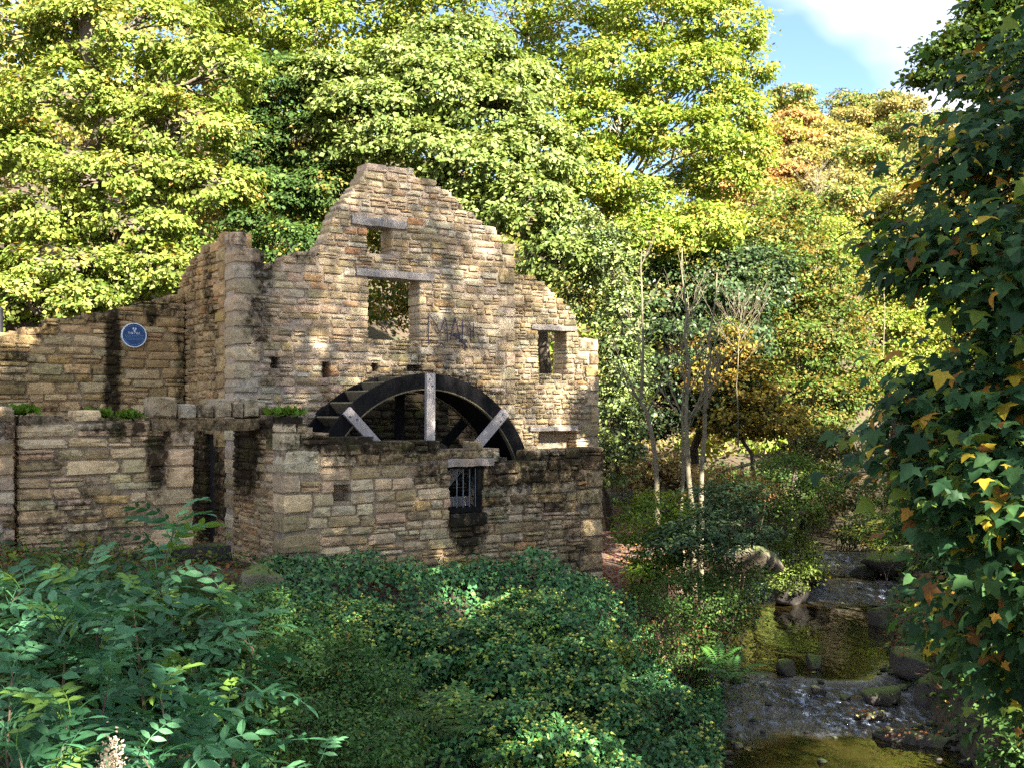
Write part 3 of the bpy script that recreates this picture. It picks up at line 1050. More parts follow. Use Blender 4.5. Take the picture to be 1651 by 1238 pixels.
for i, (z, wd) in enumerate(((-.04, .75), (-.15, .66), (-.26, .6), (-.37, .54))):
    x = -wd
    while x < wd:
        q = random.uniform(.05, .16); m_.box(((x + q / 2) * PR, -.007, z * PR), (q * PR, .004, .045 * PR)); x += q + .05
for t in np.arange(20, 161, 9):
    a = math.radians(t)
    m_.box((math.cos(a) * .80 * PR, -.007, math.sin(a) * .80 * PR), (.08 * PR, .004, .06 * PR), Matrix.Rotation(-(a - math.pi / 2), 3, "Y"))
for t in np.arange(205, 336, 8):
    a = math.radians(t)
    m_.box((math.cos(a) * .80 * PR, -.007, math.sin(a) * .80 * PR), (.08 * PR, .004, .06 * PR), Matrix.Rotation(-(a - math.pi / 2), 3, "Y"))
m_.build("small_print", PALEBLUE, plaque)["kind"] = "stuff"

# ------------------------------------------------------------------ waterwheel
WC = np.array([-.1135, -1.5355]); WR, WI, WW = 2.06, 1.82, .95
wheel = empty("waterwheel", M(WC[0], .0, -3.6), "large black timber waterwheel with pale oak spokes, half hidden by the low wall", "waterwheel", rz=TH)
zc = WC[1] + 3.6


def ring(r0, r1, y0, y1, n=96):
    V, Fc = [], []
    for i in range(n):
        t = 2 * math.pi * i / n
        for (r, y) in ((r1, y0), (r0, y0), (r0, y1), (r1, y1)):
            V.append((r * math.cos(t), y, zc + r * math.sin(t)))
    for i in range(n):
        j = (i + 1) % n
        Fc += [(i * 4 + q, j * 4 + q, j * 4 + (q + 1) % 4, i * 4 + (q + 1) % 4) for q in range(4)]
    return V, Fc


for y0 in (0.0, WW - .06):
    m_ = MB(); m_.add(*ring(WI, WR, y0, y0 + .06)); rg = m_.build("shroud_ring", WOOD_TAR_SHADE, wheel)
    m_ = MB(); m_.add(*ring(WI - .022, WI - .002, y0 - .012, y0 + .07)); m_.build("inner_hoop", WOOD_EDGE, rg)
m_ = MB(); m_.add(*ring(WI + .005, WI + .03, .065, WW - .065)); m_.build("sole_drum", WOOD_TAR_SHADE, wheel)
for i in range(40):
    t = 2 * math.pi * (i + .35) / 40
    m_ = MB()
    R = np.array([[math.cos(t), 0, -math.sin(t)], [0, 1, 0], [math.sin(t), 0, math.cos(t)]])
    m_.box((math.cos(t) * (WI + WR) / 2 * 1.004, WW / 2, zc + math.sin(t) * (WI + WR) / 2 * 1.004), (WR - WI - .025, WW - .13, .035), R)
    m_.build("float_board", WOOD_EDGE, wheel)
for y0, mt in ((-.075, WOOD_GREY), (WW + .01, WOOD_TAR_SHADE)):  # rear spokes take the dark timber to stand for their shade
    for i in range(8):
        t = math.pi / 2 + i * math.pi / 4 + math.radians(-.5)
        m_ = MB(); L = WR + .005
        R = np.array([[math.cos(t), 0, -math.sin(t)], [0, 1, 0], [math.sin(t), 0, math.cos(t)]])
        m_.box((math.cos(t) * (L + .16) / 2, y0 + .035, zc + math.sin(t) * (L + .16) / 2), (L - .16, .07, .155), R)
        # local z of the object must run along the spoke for the grain
        sp = m_.build("spoke", mt, wheel)
        if y0 < 0:
            for (rr, off) in ((WR - .09, .03), (WR - .20, -.02)):
                m_ = MB()
                c0 = np.array([math.cos(t) * rr - math.sin(t) * off, y0, zc + math.sin(t) * rr + math.cos(t) * off])
                m_.tube([c0 + (0, -.016, 0), c0 + (0, .01, 0)], .014, 8)
                m_.build("bolt_head", IRON, sp)
m_ = MB(); m_.tube([(0, -.10, zc), (0, .5, zc), (0, DA + .1, zc)], .17, 16); m_.build("axle", WOOD_TAR_SHADE, wheel)
for y0 in (-.10, WW):
    m_ = MB(); m_.tube([(0, y0, zc), (0, y0 + .1, zc)], .30, 20); m_.build("hub_flange", IRON, wheel)

# ------------------------------------------------------------------ foliage
DIAMOND = (np.array([(0, 0, 0), (.36, .42, .07), (0, 1, -.12), (-.36, .42, .07)], float), np.array([(0, 1, 2), (0, 2, 3)]))
OVAL = (np.array([(0, 0, 0), (.22, .25, .05), (.24, .62, .03), (0, 1, -.15), (-.24, .62, .03), (-.22, .25, .05)], float), np.array([(0, 1, 2), (0, 2, 3), (0, 3, 4), (0, 4, 5)]))
IVYLEAF = (np.array([(0, .0, 0), (.46, .12, -.04), (.24, .42, .03), (0, 1, -.1), (-.24, .42, .03), (-.46, .12, -.04)], float), np.array([(0, 1, 2), (0, 2, 3), (0, 3, 4), (0, 4, 5)]))


def maple():
    pol = [(-90, .18), (-55, .55), (-22, .42), (8, .86), (38, .50), (60, .68), (90, 1.0), (120, .68), (142, .50), (172, .86), (202, .42), (235, .55)]
    V = [(0, .0, .03)]
    for a, r in pol:
        t = math.radians(a)
        V.append((math.cos(t) * r * .62, math.sin(t) * r * .62, -.30 * r * r + .16 * abs(math.cos(t)) * r))
    V = np.array(V); V[:, 1] += .35
    n = len(pol)
    return V, np.array([(0, 1 + i, 1 + (i + 1) % n) for i in range(n)])


MAPLE = maple()


def unit(a):
    return a / (np.linalg.norm(a, axis=-1, keepdims=True) + 1e-9)


def leaf_arrays(shape, P, N, D, S, Cc):
    T, Fc = shape
    N = unit(N); D = unit(D - N * (D * N).sum(-1, keepdims=True)); X = np.cross(D, N)
    V = P[:, None] + S[:, None, None] * (T[None, :, 0:1] * X[:, None] + T[None, :, 1:2] * D[:, None] + T[None, :, 2:3] * N[:, None])
    k = len(T); n = len(P)
    FF = (Fc[None] + (np.arange(n) * k)[:, None, None]).reshape(-1, Fc.shape[1])
    return V.reshape(-1, 3), FF, np.repeat(Cc, k, axis=0)


def palette(pal, n, r):
    w = np.array([p[1] for p in pal], float); w /= w.sum()
    return np.array([p[0] for p in pal])[r.choice(len(pal), n, p=w)]


def clumps(blobs, n, r, shell=.5, low=-.75, camera_bias=0.0):
    """n clump centres with outward directions, in the outer part of the union of ellipsoids"""
    B = np.asarray(blobs, float)
    ar = (B[:, 3] * B[:, 5] + B[:, 3] * B[:, 4] + B[:, 4] * B[:, 5]); ar = ar / ar.sum()
    outP, outD, outB = [], [], []
    tot = 0
    while tot < n:
        m = int((n - tot) * 1.6) + 20
        bi = r.choice(len(B), m, p=ar)
        d = unit(r.normal(size=(m, 3)))
        keep = (d[:, 2] > low) | (r.random(m) < .25)
        if camera_bias: keep &= (d[:, 1] < .35) | (r.random(m) > camera_bias)
        rad = shell + (1 - shell) * r.random(m) ** .6
        rad *= 1 + .14 * nz(d[:, 0] * 3, d[:, 1] * 3, d[:, 2] * 3 + bi, 1.5)
        P = B[bi, :3] + d * rad[:, None] * B[bi, 3:6]
        for j in range(len(B)):
            q = (((P - B[j, :3]) / B[j, 3:6]) ** 2).sum(1)
            keep &= ~((q < .35) & (bi != j))
        outP.append(P[keep]); outD.append(unit(d / B[bi, 3:6])[keep]); outB.append(bi[keep]); tot += int(keep.sum())
    return np.concatenate(outP)[:n], np.concatenate(outD)[:n], np.concatenate(outB)[:n]


def crown_arrays(blobs, n, per, spread, ls, pal, r, shape=DIAMOND, up=.7, outw=.5, jit=.55, shell=.5, low=-.75, cvar=.22, flat=.4, cam_bias=.55, droop=.12, bough=10, pull=.74):
    C, Dr, Bi = clumps(blobs, n, r, shell, low, cam_bias)
    cc = palette(pal, n, r) * (1 + r.normal(0, cvar, (n, 1)))
    k = r.integers(max(3, int(per * .6)), int(per * 1.4) + 1, n)
    ix = np.repeat(np.arange(n), k)
    m = len(ix)
    if bough:
        # clumps gather into flattened boughs with dark gaps between
        nb = max(8, n // bough)
        Bc = C[r.choice(n, nb, replace=False)]
        d2 = ((C[:, None, :] - Bc[None]) ** 2 * np.array([1, 1, 1.5])).sum(-1) if n * nb < 6e6 else None
        if d2 is not None:
            Bn = Bc[d2.argmin(1)]
            C = Bn + (C - Bn) * np.array([pull, pull, pull * .8]) + r.normal(0, .03, C.shape)
    off = r.normal(0, 1, (m, 3)) * np.array([spread, spread, spread * flat])
    P = C[ix] + off
    N = np.array([0, 0, up]) + Dr[ix] * outw + r.normal(0, jit, (m, 3))
    D = unit(off * np.array([1, 1, .3])) + Dr[ix] * .35 + np.array([0, 0, -droop]) + r.normal(0, .35, (m, 3))
    S = ls * r.uniform(.65, 1.3, m)
    cl = cc[ix] * (1 + r.normal(0, .16, (m, 1))) * (1 + r.normal(0, .06, (m, 3)))
    odd = r.random(m) < .25
    cl[odd] = palette(pal, int(odd.sum()), r)
    return leaf_arrays(shape, P, N, D, S, np.clip(cl, .004, .8)), C, Bi


def limb_path(a, b, r, sag=.12, n=6):
    a = np.asarray(a, float); b = np.asarray(b, float)
    t = np.linspace(0, 1, n)[:, None]
    p = a + (b - a) * t
    L = np.linalg.norm(b - a)
    p[:, 2] += np.sin(t[:, 0] * math.pi) * L * sag * r.uniform(-.4, 1)
    p[1:-1] += r.normal(0, L * .035, (n - 2, 3))
    return p


def make_tree(name, label, base, blobs, pal, n, per, spread, ls, trunk_r=.16, cat="tree", group=None, seed=0, bark=None, leafm=None, trunk_top=None, twigs=10, shape=DIAMOND, lean=None, **kw):
    r = np.random.default_rng(seed + 1000)
    base = np.asarray(base, float); B = np.asarray(blobs, float)
    root = empty(name, base, label, cat, group)
    (V, Fc, Cc), CP, Bi = crown_arrays(B, n, per, spread, ls, pal, r, shape, **kw)
    crown = obj("crown", mesh("crown", V - base, Fc, leafm or LEAF, Cc, False), root)
    bark = bark or BARK
    ctr = B[:, :3].mean(0)
    top = np.array(trunk_top if trunk_top is not None else (ctr[0], ctr[1], B[:, 2].max() * .7 + ctr[2] * .3), float)
    tp = limb_path(base - (0, 0, .3), top, r, 0, 8)
    tr = MB(); rad = trunk_r * (1 - .8 * np.linspace(0, 1, 8) ** .9); rad[0] *= 1.4
    tr.tube(tp, rad, 9)
    tr.build("trunk", bark, root, base, True)
    for j in range(len(B)):
        c = B[j, :3]
        zz = np.clip(c[2] - .45 * np.linalg.norm(c[:2] - top[:2]), base[2] + .25 * (top[2] - base[2]), top[2])
        i = int(np.argmin(np.abs(tp[:, 2] - zz)))
        i = min(max(i, 1), 6)
        lr = rad[i] * .55
        pth = limb_path(tp[i], c, r, .10)
        lb = MB()
        lb.tube(pth, lr * np.linspace(1, .35, 6), 6)
        mine = np.nonzero(Bi == j)[0]
        if len(mine):
            for q in r.choice(mine, min(twigs, len(mine)), replace=False):
                s0 = pth[r.integers(2, 6)]
                lb.tube(limb_path(s0, CP[q], r, .05, 4), lr * np.array([.4, .3, .2, .08]), 4, None, False)
        lb.build("limb", bark, root, base, True)
    return root


def PB(L):
    """pixel blobs (u, v, Y, ru, rv[, depth radius in m]) -> ellipsoids in metres"""
    out = []
    for q in L:
        u, v, Y, ru, rv = q[:5]
        c = W(u, v, Y)
        rx, rz = ru * Y / F, rv * Y / F
        ry = q[5] if len(q) > 5 else (rx + rz) * .55
        out.append((*c, rx, ry, rz))
    return out


def base_at(u, Y, dz=0.0):
    X = (u - CX) / F * Y
    return np.array([X, Y, float(ground_z(X, Y)) + dz])


G_OAK = [((.175, .225, .040), 5), ((.13, .185, .032), 4), ((.23, .255, .06), 3), ((.28, .19, .05), .5), ((.11, .14, .035), 2)]
G_MID = [((.085, .145, .028), 5), ((.115, .170, .035), 4), ((.055, .10, .022), 3), ((.16, .15, .03), .8)]
G_PALE = [((.165, .215, .058), 5), ((.125, .175, .042), 4), ((.21, .245, .085), 3), ((.10, .135, .04), 2)]
G_LIME = [((.175, .240, .036), 5), ((.225, .265, .045), 4), ((.125, .185, .028), 3), ((.30, .25, .05), 1)]
G_YEL = [((.27, .20, .035), 5), ((.22, .17, .03), 4), ((.16, .15, .03), 3), ((.30, .18, .04), 2)]
G_ORA = [((.38, .21, .09), 5), ((.34, .23, .09), 4), ((.27, .21, .07), 3)]
G_HILL = [((.22, .20, .06), 5), ((.27, .23, .08), 4), ((.14, .145, .045), 3), ((.33, .23, .09), 1.5)]
G_DARK = [((.035, .062, .024), 5), ((.05, .08, .028), 4), ((.025, .045, .018), 3), ((.09, .10, .03), .6)]
G_HOLLY = [((.055, .080, .035), 5), ((.08, .105, .045), 3), ((.035, .055, .022), 3)]
G_OCHRE = [((.12, .105, .022), 4), ((.16, .12, .025), 3), ((.07, .08, .02), 4), ((.20, .12, .025), 1)]

# the big oak at the left
make_tree("oak_tree", "big sunlit yellow-green oak with tiered branches behind the plaque wall at left", base_at(90, 26),
          PB([(40, 40, 25, 130, 70), (200, 60, 24.5, 150, 75), (330, 120, 24.5, 110, 60), (110, 165, 24, 130, 60), (290, 215, 24, 120, 60), (30, 250, 24, 90, 55), (180, 290, 23.6, 130, 52),
              (335, 300, 23.8, 85, 48), (60, 355, 23.6, 90, 48), (230, 372, 23.4, 100, 40), (120, 430, 23, 110, 44), (245, 440, 22.8, 60, 40), (30, 470, 23, 80, 42), (60, 505, 22.6, 70, 26), (150, 485, 22.4, 80, 26), (220, 470, 22.3, 50, 22), (280, 440, 22.3, 40, 30), (-20, 500, 22.8, 60, 30), (-90, 200, 25, 120, 120), (-70, 400, 24, 90, 90), (120, -70, 26, 200, 90), (330, -40, 26, 120, 90)]),
          G_OAK, 2900, 30, .14, .12, .42, seed=1, twigs=14, bough=12, pull=.66, up=.6, outw=.8, jit=.45, flat=.45, cvar=.14, shell=.6)
# slim trees between oak and gable
make_tree("maple_tree", "slim dark green maple with pale stem between the big oak and the gable", base_at(470, 27),
          PB([(450, 150, 28, 80, 70), (410, 240, 28, 60, 70), (500, 230, 28, 75, 65), (440, 330, 27, 70, 60), (530, 150, 28, 70, 60), (520, 310, 27, 60, 50), (400, 350, 27, 50, 60), (470, 400, 26, 70, 50), (560, 250, 28, 60, 50), (390, 130, 28.5, 60, 60)]),
          [((.045, .085, .022), 5), ((.07, .12, .028), 4), ((.03, .06, .016), 3), ((.15, .14, .03), .8)], 1400, 24, .15, .115, .10, seed=2, cvar=.2, up=.6, outw=.7, jit=.5)
make_tree("ash_tree", "bright green ash leaning over from the hillside above the slim maple", base_at(420, 36),
          PB([(430, 20, 35, 110, 60), (540, 60, 35, 100, 60), (610, 10, 35, 100, 60), (400, 90, 36, 70, 50), (640, 100, 35, 60, 50), (500, -60, 36, 180, 60)]),
          G_LIME, 1100, 22, .24, .16, .22, seed=3, cvar=.15)
make_tree("hazel_tree", "yellow-leaved hazel glowing in the gap behind the gable's left shoulder", base_at(440, 31),
          PB([(430, 300, 31, 60, 80), (500, 360, 31, 60, 70), (370, 330, 31, 60, 80), (450, 410, 30, 80, 50), (620, 360, 31, 60, 80), (630, 480, 30, 60, 70)]),
          G_YEL + G_MID, 700, 18, .2, .13, .07, seed=4)
make_tree("sycamore_tree", "bright pale green sycamore crown right above the gable peak", base_at(720, 29),
          PB([(520, 130, 27.5, 60, 45), (600, 190, 27, 90, 60), (700, 150, 27.5, 100, 60), (790, 190, 27.5, 90, 60), (680, 240, 26.5, 80, 40), (780, 270, 26.5, 90, 50), (860, 250, 27, 80, 60), (850, 340, 26, 80, 55), (900, 420, 25.5, 60, 45), (640, 110, 28, 90, 45), (740, 80, 28.5, 90, 50), (590, 245, 26.8, 70, 30), (740, 340, 27, 80, 60), (830, 140, 28.5, 70, 50)]),
          G_PALE, 2300, 26, .17, .14, .30, seed=5, cvar=.16, up=.6, outw=.75, jit=.5, shell=.6)
make_tree("beech_tree", "tall beech with sky showing through, top centre behind the sycamore", base_at(880, 35),
          PB([(800, 20, 34, 110, 50), (900, 60, 34, 90, 50), (720, 10, 34, 80, 50), (860, 120, 33, 80, 40), (940, 20, 34, 70, 40), (820, -60, 35, 200, 50), (930, 130, 33.5, 70, 50)]),
          G_LIME, 850, 20, .24, .15, .28, seed=6, cvar=.18, shell=.65)
make_tree("turkey_oak_tree", "broad lime-green oak with forked pale trunk, against the blue sky right of the gable", base_at(1010, 31),
          PB([(1060, 30, 30.5, 100, 55), (1160, 50, 30.5, 75, 55), (1000, 110, 30, 90, 55), (1100, 130, 30, 110, 60), (1180, 190, 30.5, 60, 45), (1000, 200, 29.5, 80, 50), (1090, 220, 29.5, 100, 45), (1200, 250, 30, 55, 35), (940, 200, 30, 70, 60), (940, 290, 29, 80, 50), (1150, 290, 30, 70, 30), (1030, 320, 29.5, 70, 35), (1080, -50, 31, 160, 60), (1205, 110, 31, 38, 40), (1040, 390, 29, 90, 45), (1120, 370, 29.5, 80, 45)]),
          G_LIME, 2600, 24, .17, .125, .36, seed=7, trunk_top=tuple(W(1000, 250, 30.5)), bark=BARK_PALE, cvar=.15, shell=.62, twigs=12, up=.6, outw=.7, jit=.5)
make_tree("holly_tree", "slender grey-green holly column against the right end of the ruin", base_at(990, 25.5),
          PB([(930, 380, 26, 60, 50), (985, 420, 25.5, 45, 60), (1000, 520, 25, 38, 70), (985, 600, 24.6, 42, 60), (1000, 690, 24.3, 45, 60), (960, 480, 26, 50, 50), (1015, 610, 25, 30, 60), (985, 740, 24, 40, 50)]),
          G_HOLLY + G_PALE, 900, 18, .15, .10, .10, seed=8, leafm=LEAF_GLOSS, low=-1, shape=OVAL)
make_tree("yew_tree", "dense dark blue-green evergreen behind the bare ash poles", base_at(1110, 31),
          PB([(1060, 480, 30, 70, 70), (1140, 440, 30.5, 80, 70), (1090, 570, 29.5, 90, 70), (1180, 520, 30, 70, 80), (1060, 650, 29, 80, 60), (1150, 640, 29.5, 90, 60), (1220, 450, 31, 60, 60)]),
          G_DARK, 1300, 22, .2, .13, .16, seed=9, leafm=LEAF_GLOSS, low=-1, cvar=.2)
make_tree("alder_tree", "rounded alder with pale sunlit top and dark flank beside the yew", base_at(1290, 33),
          PB([(1230, 380, 33, 60, 50), (1300, 430, 33, 65, 60), (1240, 470, 32.5, 70, 60), (1330, 520, 32.5, 70, 60), (1270, 560, 32, 80, 60), (1370, 600, 32, 50, 60), (1220, 620, 31.5, 60, 50), (1310, 650, 31.5, 80, 50), (1340, 470, 33.5, 50, 40), (1290, 350, 34, 40, 40)]),
          G_MID + G_OCHRE, 1700, 20, .17, .115, .12, seed=10, low=-1, cvar=.22, trunk_top=tuple(W(1285, 560, 33)))
make_tree("field_maple_tree", "low golden field maple overhanging the path behind the ash poles", base_at(1215, 28.5),
          PB([(1160, 560, 28.5, 60, 35), (1200, 620, 28.3, 60, 35), (1120, 610, 28.3, 50, 30), (1240, 680, 28, 60, 30), (1180, 680, 28, 50, 28)]),
          G_OCHRE + G_YEL, 420, 18, .16, .12, .09, seed=11, low=-1)
make_tree("willow_tree", "bright pale yellow willow in full sun at the bend of the stream", base_at(1440, 48),
          PB([(1400, 430, 46, 50, 60), (1450, 480, 46, 55, 60), (1420, 540, 45, 60, 55), (1480, 560, 45, 60, 50), (1400, 600, 44, 40, 40), (1500, 470, 47, 45, 55), (1450, 620, 43, 60, 40), (1350, 390, 46.5, 40, 45)]),
          G_LIME + [((.26, .24, .08), 4)], 1200, 20, .28, .16, .2, seed=12, low=-1)
# right bank overhang: tree beyond the near sycamore
make_tree("lime_tree", "small-leaved green lime bough reaching into the sky from the top right", base_at(1790, 15),
          PB([(1640, 20, 15, 60, 36), (1590, 60, 15, 60, 34), (1535, 90, 15, 52, 22), (1505, 128, 15, 40, 12), (1620, 110, 15, 70, 30), (1590, 10, 15, 30, 16), (1700, 60, 15, 90, 60), (1580, 145, 15, 34, 14), (1720, 180, 15, 90, 70), (1670, -40, 15, 80, 30)]),
          G_MID, 2000, 20, .11, .088, .15, seed=13, shell=.25, bough=0, up=.6, trunk_top=tuple(W(1760, 60, 15)))

# hillside wood: individual trees from shared crowns
HP = [("hillside_tree", "gold-green rounded tree on the sunlit far hillside", G_HILL), ("hillside_oak", "green oak crown standing among gold trees on the far hillside", G_MID + G_HILL), ("hillside_beech", "orange-brown beech on the far hillside", G_ORA), ("hillside_maple", "pale yellow maple on the far hillside", G_LIME + G_HILL)]
proto = []
for i, (nm, lb, pl) in enumerate(HP):
    r = np.random.default_rng(60 + i)
    bl = [(r.uniform(-1.6, 1.6), r.uniform(-1.6, 1.6), 4.2 + r.uniform(-1.4, 2.2), *r.uniform(1.0, 1.8, 2), r.uniform(.7, 1.15)) for _ in range(11)]
    proto.append(make_tree(nm, lb, (0, 0, 0), bl, pl, 620, 20, .26, .22, .2, "tree", lb.replace("tree", "trees").replace("crown ", "") + " wood", 70 + i, shape=DIAMOND, low=-.8, shell=.6, up=.5, outw=.8, jit=.5))


def dup(root, loc, rz, sc):
    c = root.copy(); COL.objects.link(c); c.location = tuple(map(float, loc)); c.rotation_euler = (0, 0, rz); c.scale = (sc, sc, sc)
    for ch in list(root.children):
        k = ch.copy(); COL.objects.link(k); k.parent = c
    return c


hr_ = np.random.default_rng(77)
# (u of the crown, v of the crown's middle, Y, kind)
HT = [(1262, 200, 78, 2), (1300, 170, 84, 1), (1340, 190, 80, 0), (1375, 172, 84, 1), (1420, 185, 82, 0), (1460, 195, 82, 0), (1495, 205, 80, 1), (1530, 225, 78, 0), (1570, 230, 78, 3),
      (1255, 250, 70, 2), (1300, 245, 70, 0), (1350, 240, 70, 0), (1400, 245, 70, 0), (1450, 240, 72, 1), (1500, 260, 70, 3), (1545, 280, 68, 0), (1600, 280, 70, 0),
      (1245, 310, 60, 2), (1290, 300, 62, 2), (1340, 300, 60, 0), (1385, 295, 62, 3), (1430, 310, 60, 1), (1480, 320, 60, 3), (1530, 340, 60, 0),
      (1310, 350, 54, 0), (1360, 350, 55, 1), (1405, 365, 54, 3), (1455, 380, 53, 0), (1510, 400, 52, 3), (1560, 400, 53, 0), (1520, 480, 50, 3), (1570, 520, 48, 0), (1280, 390, 52, 1), (1180, 330, 56, 2), (1130, 420, 50, 0), (1230, 420, 50, 3)]
first = [True] * 4
ORD = ["first", "second", "third", "fourth", "fifth", "sixth", "seventh", "eighth", "ninth", "tenth", "eleventh", "twelfth"]
ROWN = ["on the skyline", "just below the skyline", "midway on the far hillside", "low on the far hillside"]
ROW = lambda v: 0 if v < 232 else 1 if v < 285 else 2 if v < 345 else 3
for (u, v, Y, kd) in HT:
    c = W(u, v + (34 if v < 232 else 18 if v < 285 else 6), Y); sc = hr_.uniform(.8, 1.05) * (Y / 62) ** .3
    p = (c[0], c[1], c[2] - 4.4 * sc)
    if first[kd]:
        first[kd] = False; o = proto[kd]; o.location = tuple(map(float, p)); o.scale = (sc,) * 3
    else:
        o = dup(proto[kd], p, hr_.uniform(0, 6.28), sc)
    rank = sorted(q[0] for q in HT if ROW(q[1]) == ROW(v)).index(u)
    o["label"] = f"{['gold-green rounded', 'dark green domed', 'orange-brown', 'pale yellow'][kd]} tree {ROWN[ROW(v)]}, {ORD[rank]} from the left in its row"
    o["group"] = "trees of the far hillside"
# wood on the hillside behind the near trees, left and centre
fb_ = []
for i in range(48):
    u = -120 + 1320 * (i % 12) / 11 + hr_.uniform(-30, 30); Y = [38, 45, 52, 60][i // 12] + hr_.uniform(-2, 2)
    X = (u - CX) / F * Y; z = float(ground_z(X, Y))
    for q in range(4): fb_.append((X + hr_.normal(0, 1.2), Y + hr_.normal(0, .8), z + 1.5 + 2.1 * q, hr_.uniform(1.6, 2.5), 1.8, hr_.uniform(1.2, 1.7)))
for u in range(880, 1260, 42):
    for (v, Y) in ((215, 66), (265, 60), (320, 55), (375, 50), (430, 46)):
        c = W(u + hr_.uniform(-14, 14), v + hr_.uniform(-12, 12), Y + hr_.uniform(-2, 2)); fb_.append((*c, hr_.uniform(1.3, 2.0), 1.6, hr_.uniform(1.1, 1.5)))
for i in range(26):
    u = 1640 + 60 * (i % 13) + hr_.uniform(-20, 20); Y = [44, 58][i // 13] + hr_.uniform(-3, 3); X = (u - CX) / F * Y; z = float(ground_z(X, Y))
    for q in range(3): fb_.append((X + hr_.normal(0, 1), Y, z + 1.4 + 2.0 * q, 2.4, 1.9, 1.6))
rw = np.random.default_rng(88)
(V, Fc, Cc), _, _ = crown_arrays(fb_, 7000, 18, .3, .24, G_LIME + G_HILL, rw, up=.5, outw=.8, jit=.5)
tag(obj("hillside_wood", mesh("hillside_wood", V, Fc, LEAF, Cc)), "sunlit wood covering the hillside behind the near trees", "wood", kind="stuff")

# ------------------------------------------------------------------ bare saplings and grey shrubs
def bare_tree(name, label, base, pts, rad, group=None, nb=16, blen=1.6, seed=0, bark=BARK_PALE, cat="sapling"):
    r = np.random.default_rng(seed + 300)
    root = empty(name, base, label, cat, group)
    pts = np.asarray(pts, float); n = 14
    t = np.linspace(0, 1, n); tk = np.linspace(0, 1, len(pts))
    P = np.stack([np.interp(t, tk, pts[:, i]) for i in range(3)], 1)
    P[1:-1, :2] += r.normal(0, .02, (n - 2, 2))
    m_ = MB(); m_.tube(P, rad * (1 - .88 * t), 7); m_.build("trunk", bark, root, base, True)
    for i in range(nb):
        q = r.uniform(.46, .98); j = int(q * (n - 1)); s0 = P[j]
        a = r.uniform(0, 6.28); L = blen * (1.15 - q) * r.uniform(.6, 1.2) + .25
        d = np.array([math.cos(a) * .75, math.sin(a) * .5, .75])
        b = MB()
        k = np.linspace(0, 1, 7)[:, None]
        p = s0 + d * L * k + np.array([0, 0, .35]) * L * k ** 2 + r.normal(0, .02, (7, 3)) * k
        r0 = max(.006, rad * (1 - .88 * q) * .5)
        b.tube(p, r0 * np.linspace(1, .3, 7), 5)
        for _ in range(4):
            s1 = p[r.integers(2, 6)]; a2 = a + r.normal(0, .9)
            e = s1 + np.array([math.cos(a2) * .6, math.sin(a2) * .4, .7]) * L * r.uniform(.25, .5)
            b.tube(limb_path(s1, e, r, .1, 4), r0 * np.array([.5, .4, .3, .2]), 4)
        b.build("branch", bark, root, base, True)
    return root


gl = "slim bare ash poles beside the stream path"
for (nm, lb, px, Y, rd, sd_) in (
        ("ash_pole", "leftmost bare ash pole, kinked half way up, by the leafy path", [(1062, 830), (1056, 740), (1046, 672), (1036, 640), (1034, 540), (1033, 450), (1035, 405)], 20.5, .055, 1),
        ("ash_pole", "thin bare ash pole just left of the tall straight pole", [(1101, 812), (1098, 740), (1103, 640), (1110, 560), (1108, 470)], 20.8, .035, 2),
        ("ash_pole", "tall straight bare ash pole in the middle of the group", [(1119, 838), (1111, 770), (1109, 700), (1108, 620), (1109, 530), (1103, 470), (1100, 400)], 20.0, .058, 3),
        ("ash_pole", "rightmost bare ash pole with upswept fork", [(1131, 836), (1130, 760), (1136, 680), (1137, 630), (1145, 570), (1150, 500), (1156, 440)], 20.3, .055, 4)):
    P = [W(u, v, Y) for u, v in px]
    b0 = np.array([P[0][0], Y, float(ground_z(P[0][0], Y)) - .1])
    bare_tree(nm, lb, b0, [b0] + P, rd * 1.2, gl, 15, 1.5, sd_, BARK_POLE)
for i, (u, v, Y, h, lb) in enumerate(((1315, 330, 44, 3.2, "grey leafless tree standing out against the gold hillside"), (1425, 470, 41, 3.6, "bleached leafless shrub in front of the yellow willow"), (1190, 560, 27.5, 2.6, "twiggy bare sapling in shade right of the ash poles"))):
    c = W(u, v, Y); b0 = c - (0, 0, h)
    bare_tree("bare_tree", lb, b0, [b0, c, c + (0.1, 0, h * .45)], .024, None, 34, 1.8, 20 + i, BARK_PALE if i == 0 else BARK_POLE, "tree")

# ------------------------------------------------------------------ bushes
def bush(name, label, base, blobs, pal, n, per, spread, ls, seed=0, leafm=None, shape=OVAL, cat="bush", group=None, stems=5, **kw):
    r = np.random.default_rng(seed + 2000)
    base = np.asarray(base, float)
    root = empty(name, base, label, cat, group)
    kw.setdefault("low", -.6); kw.setdefault("cvar", .2)
    (V, Fc, Cc), CP, Bi = crown_arrays(blobs, n, per, spread, ls, pal, r, shape, **kw)
    obj("foliage", mesh("foliage", V - base, Fc, leafm or LEAF, Cc), root)
    for i in range(stems):
        b = MB(); b.tube(limb_path(base + (r.normal(0, .1), r.normal(0, .1), -.1), CP[r.integers(len(CP))], r, .15, 6), np.linspace(.018, .005, 6), 5)
        b.build("stem", TWIG, root, base, True)
    return root


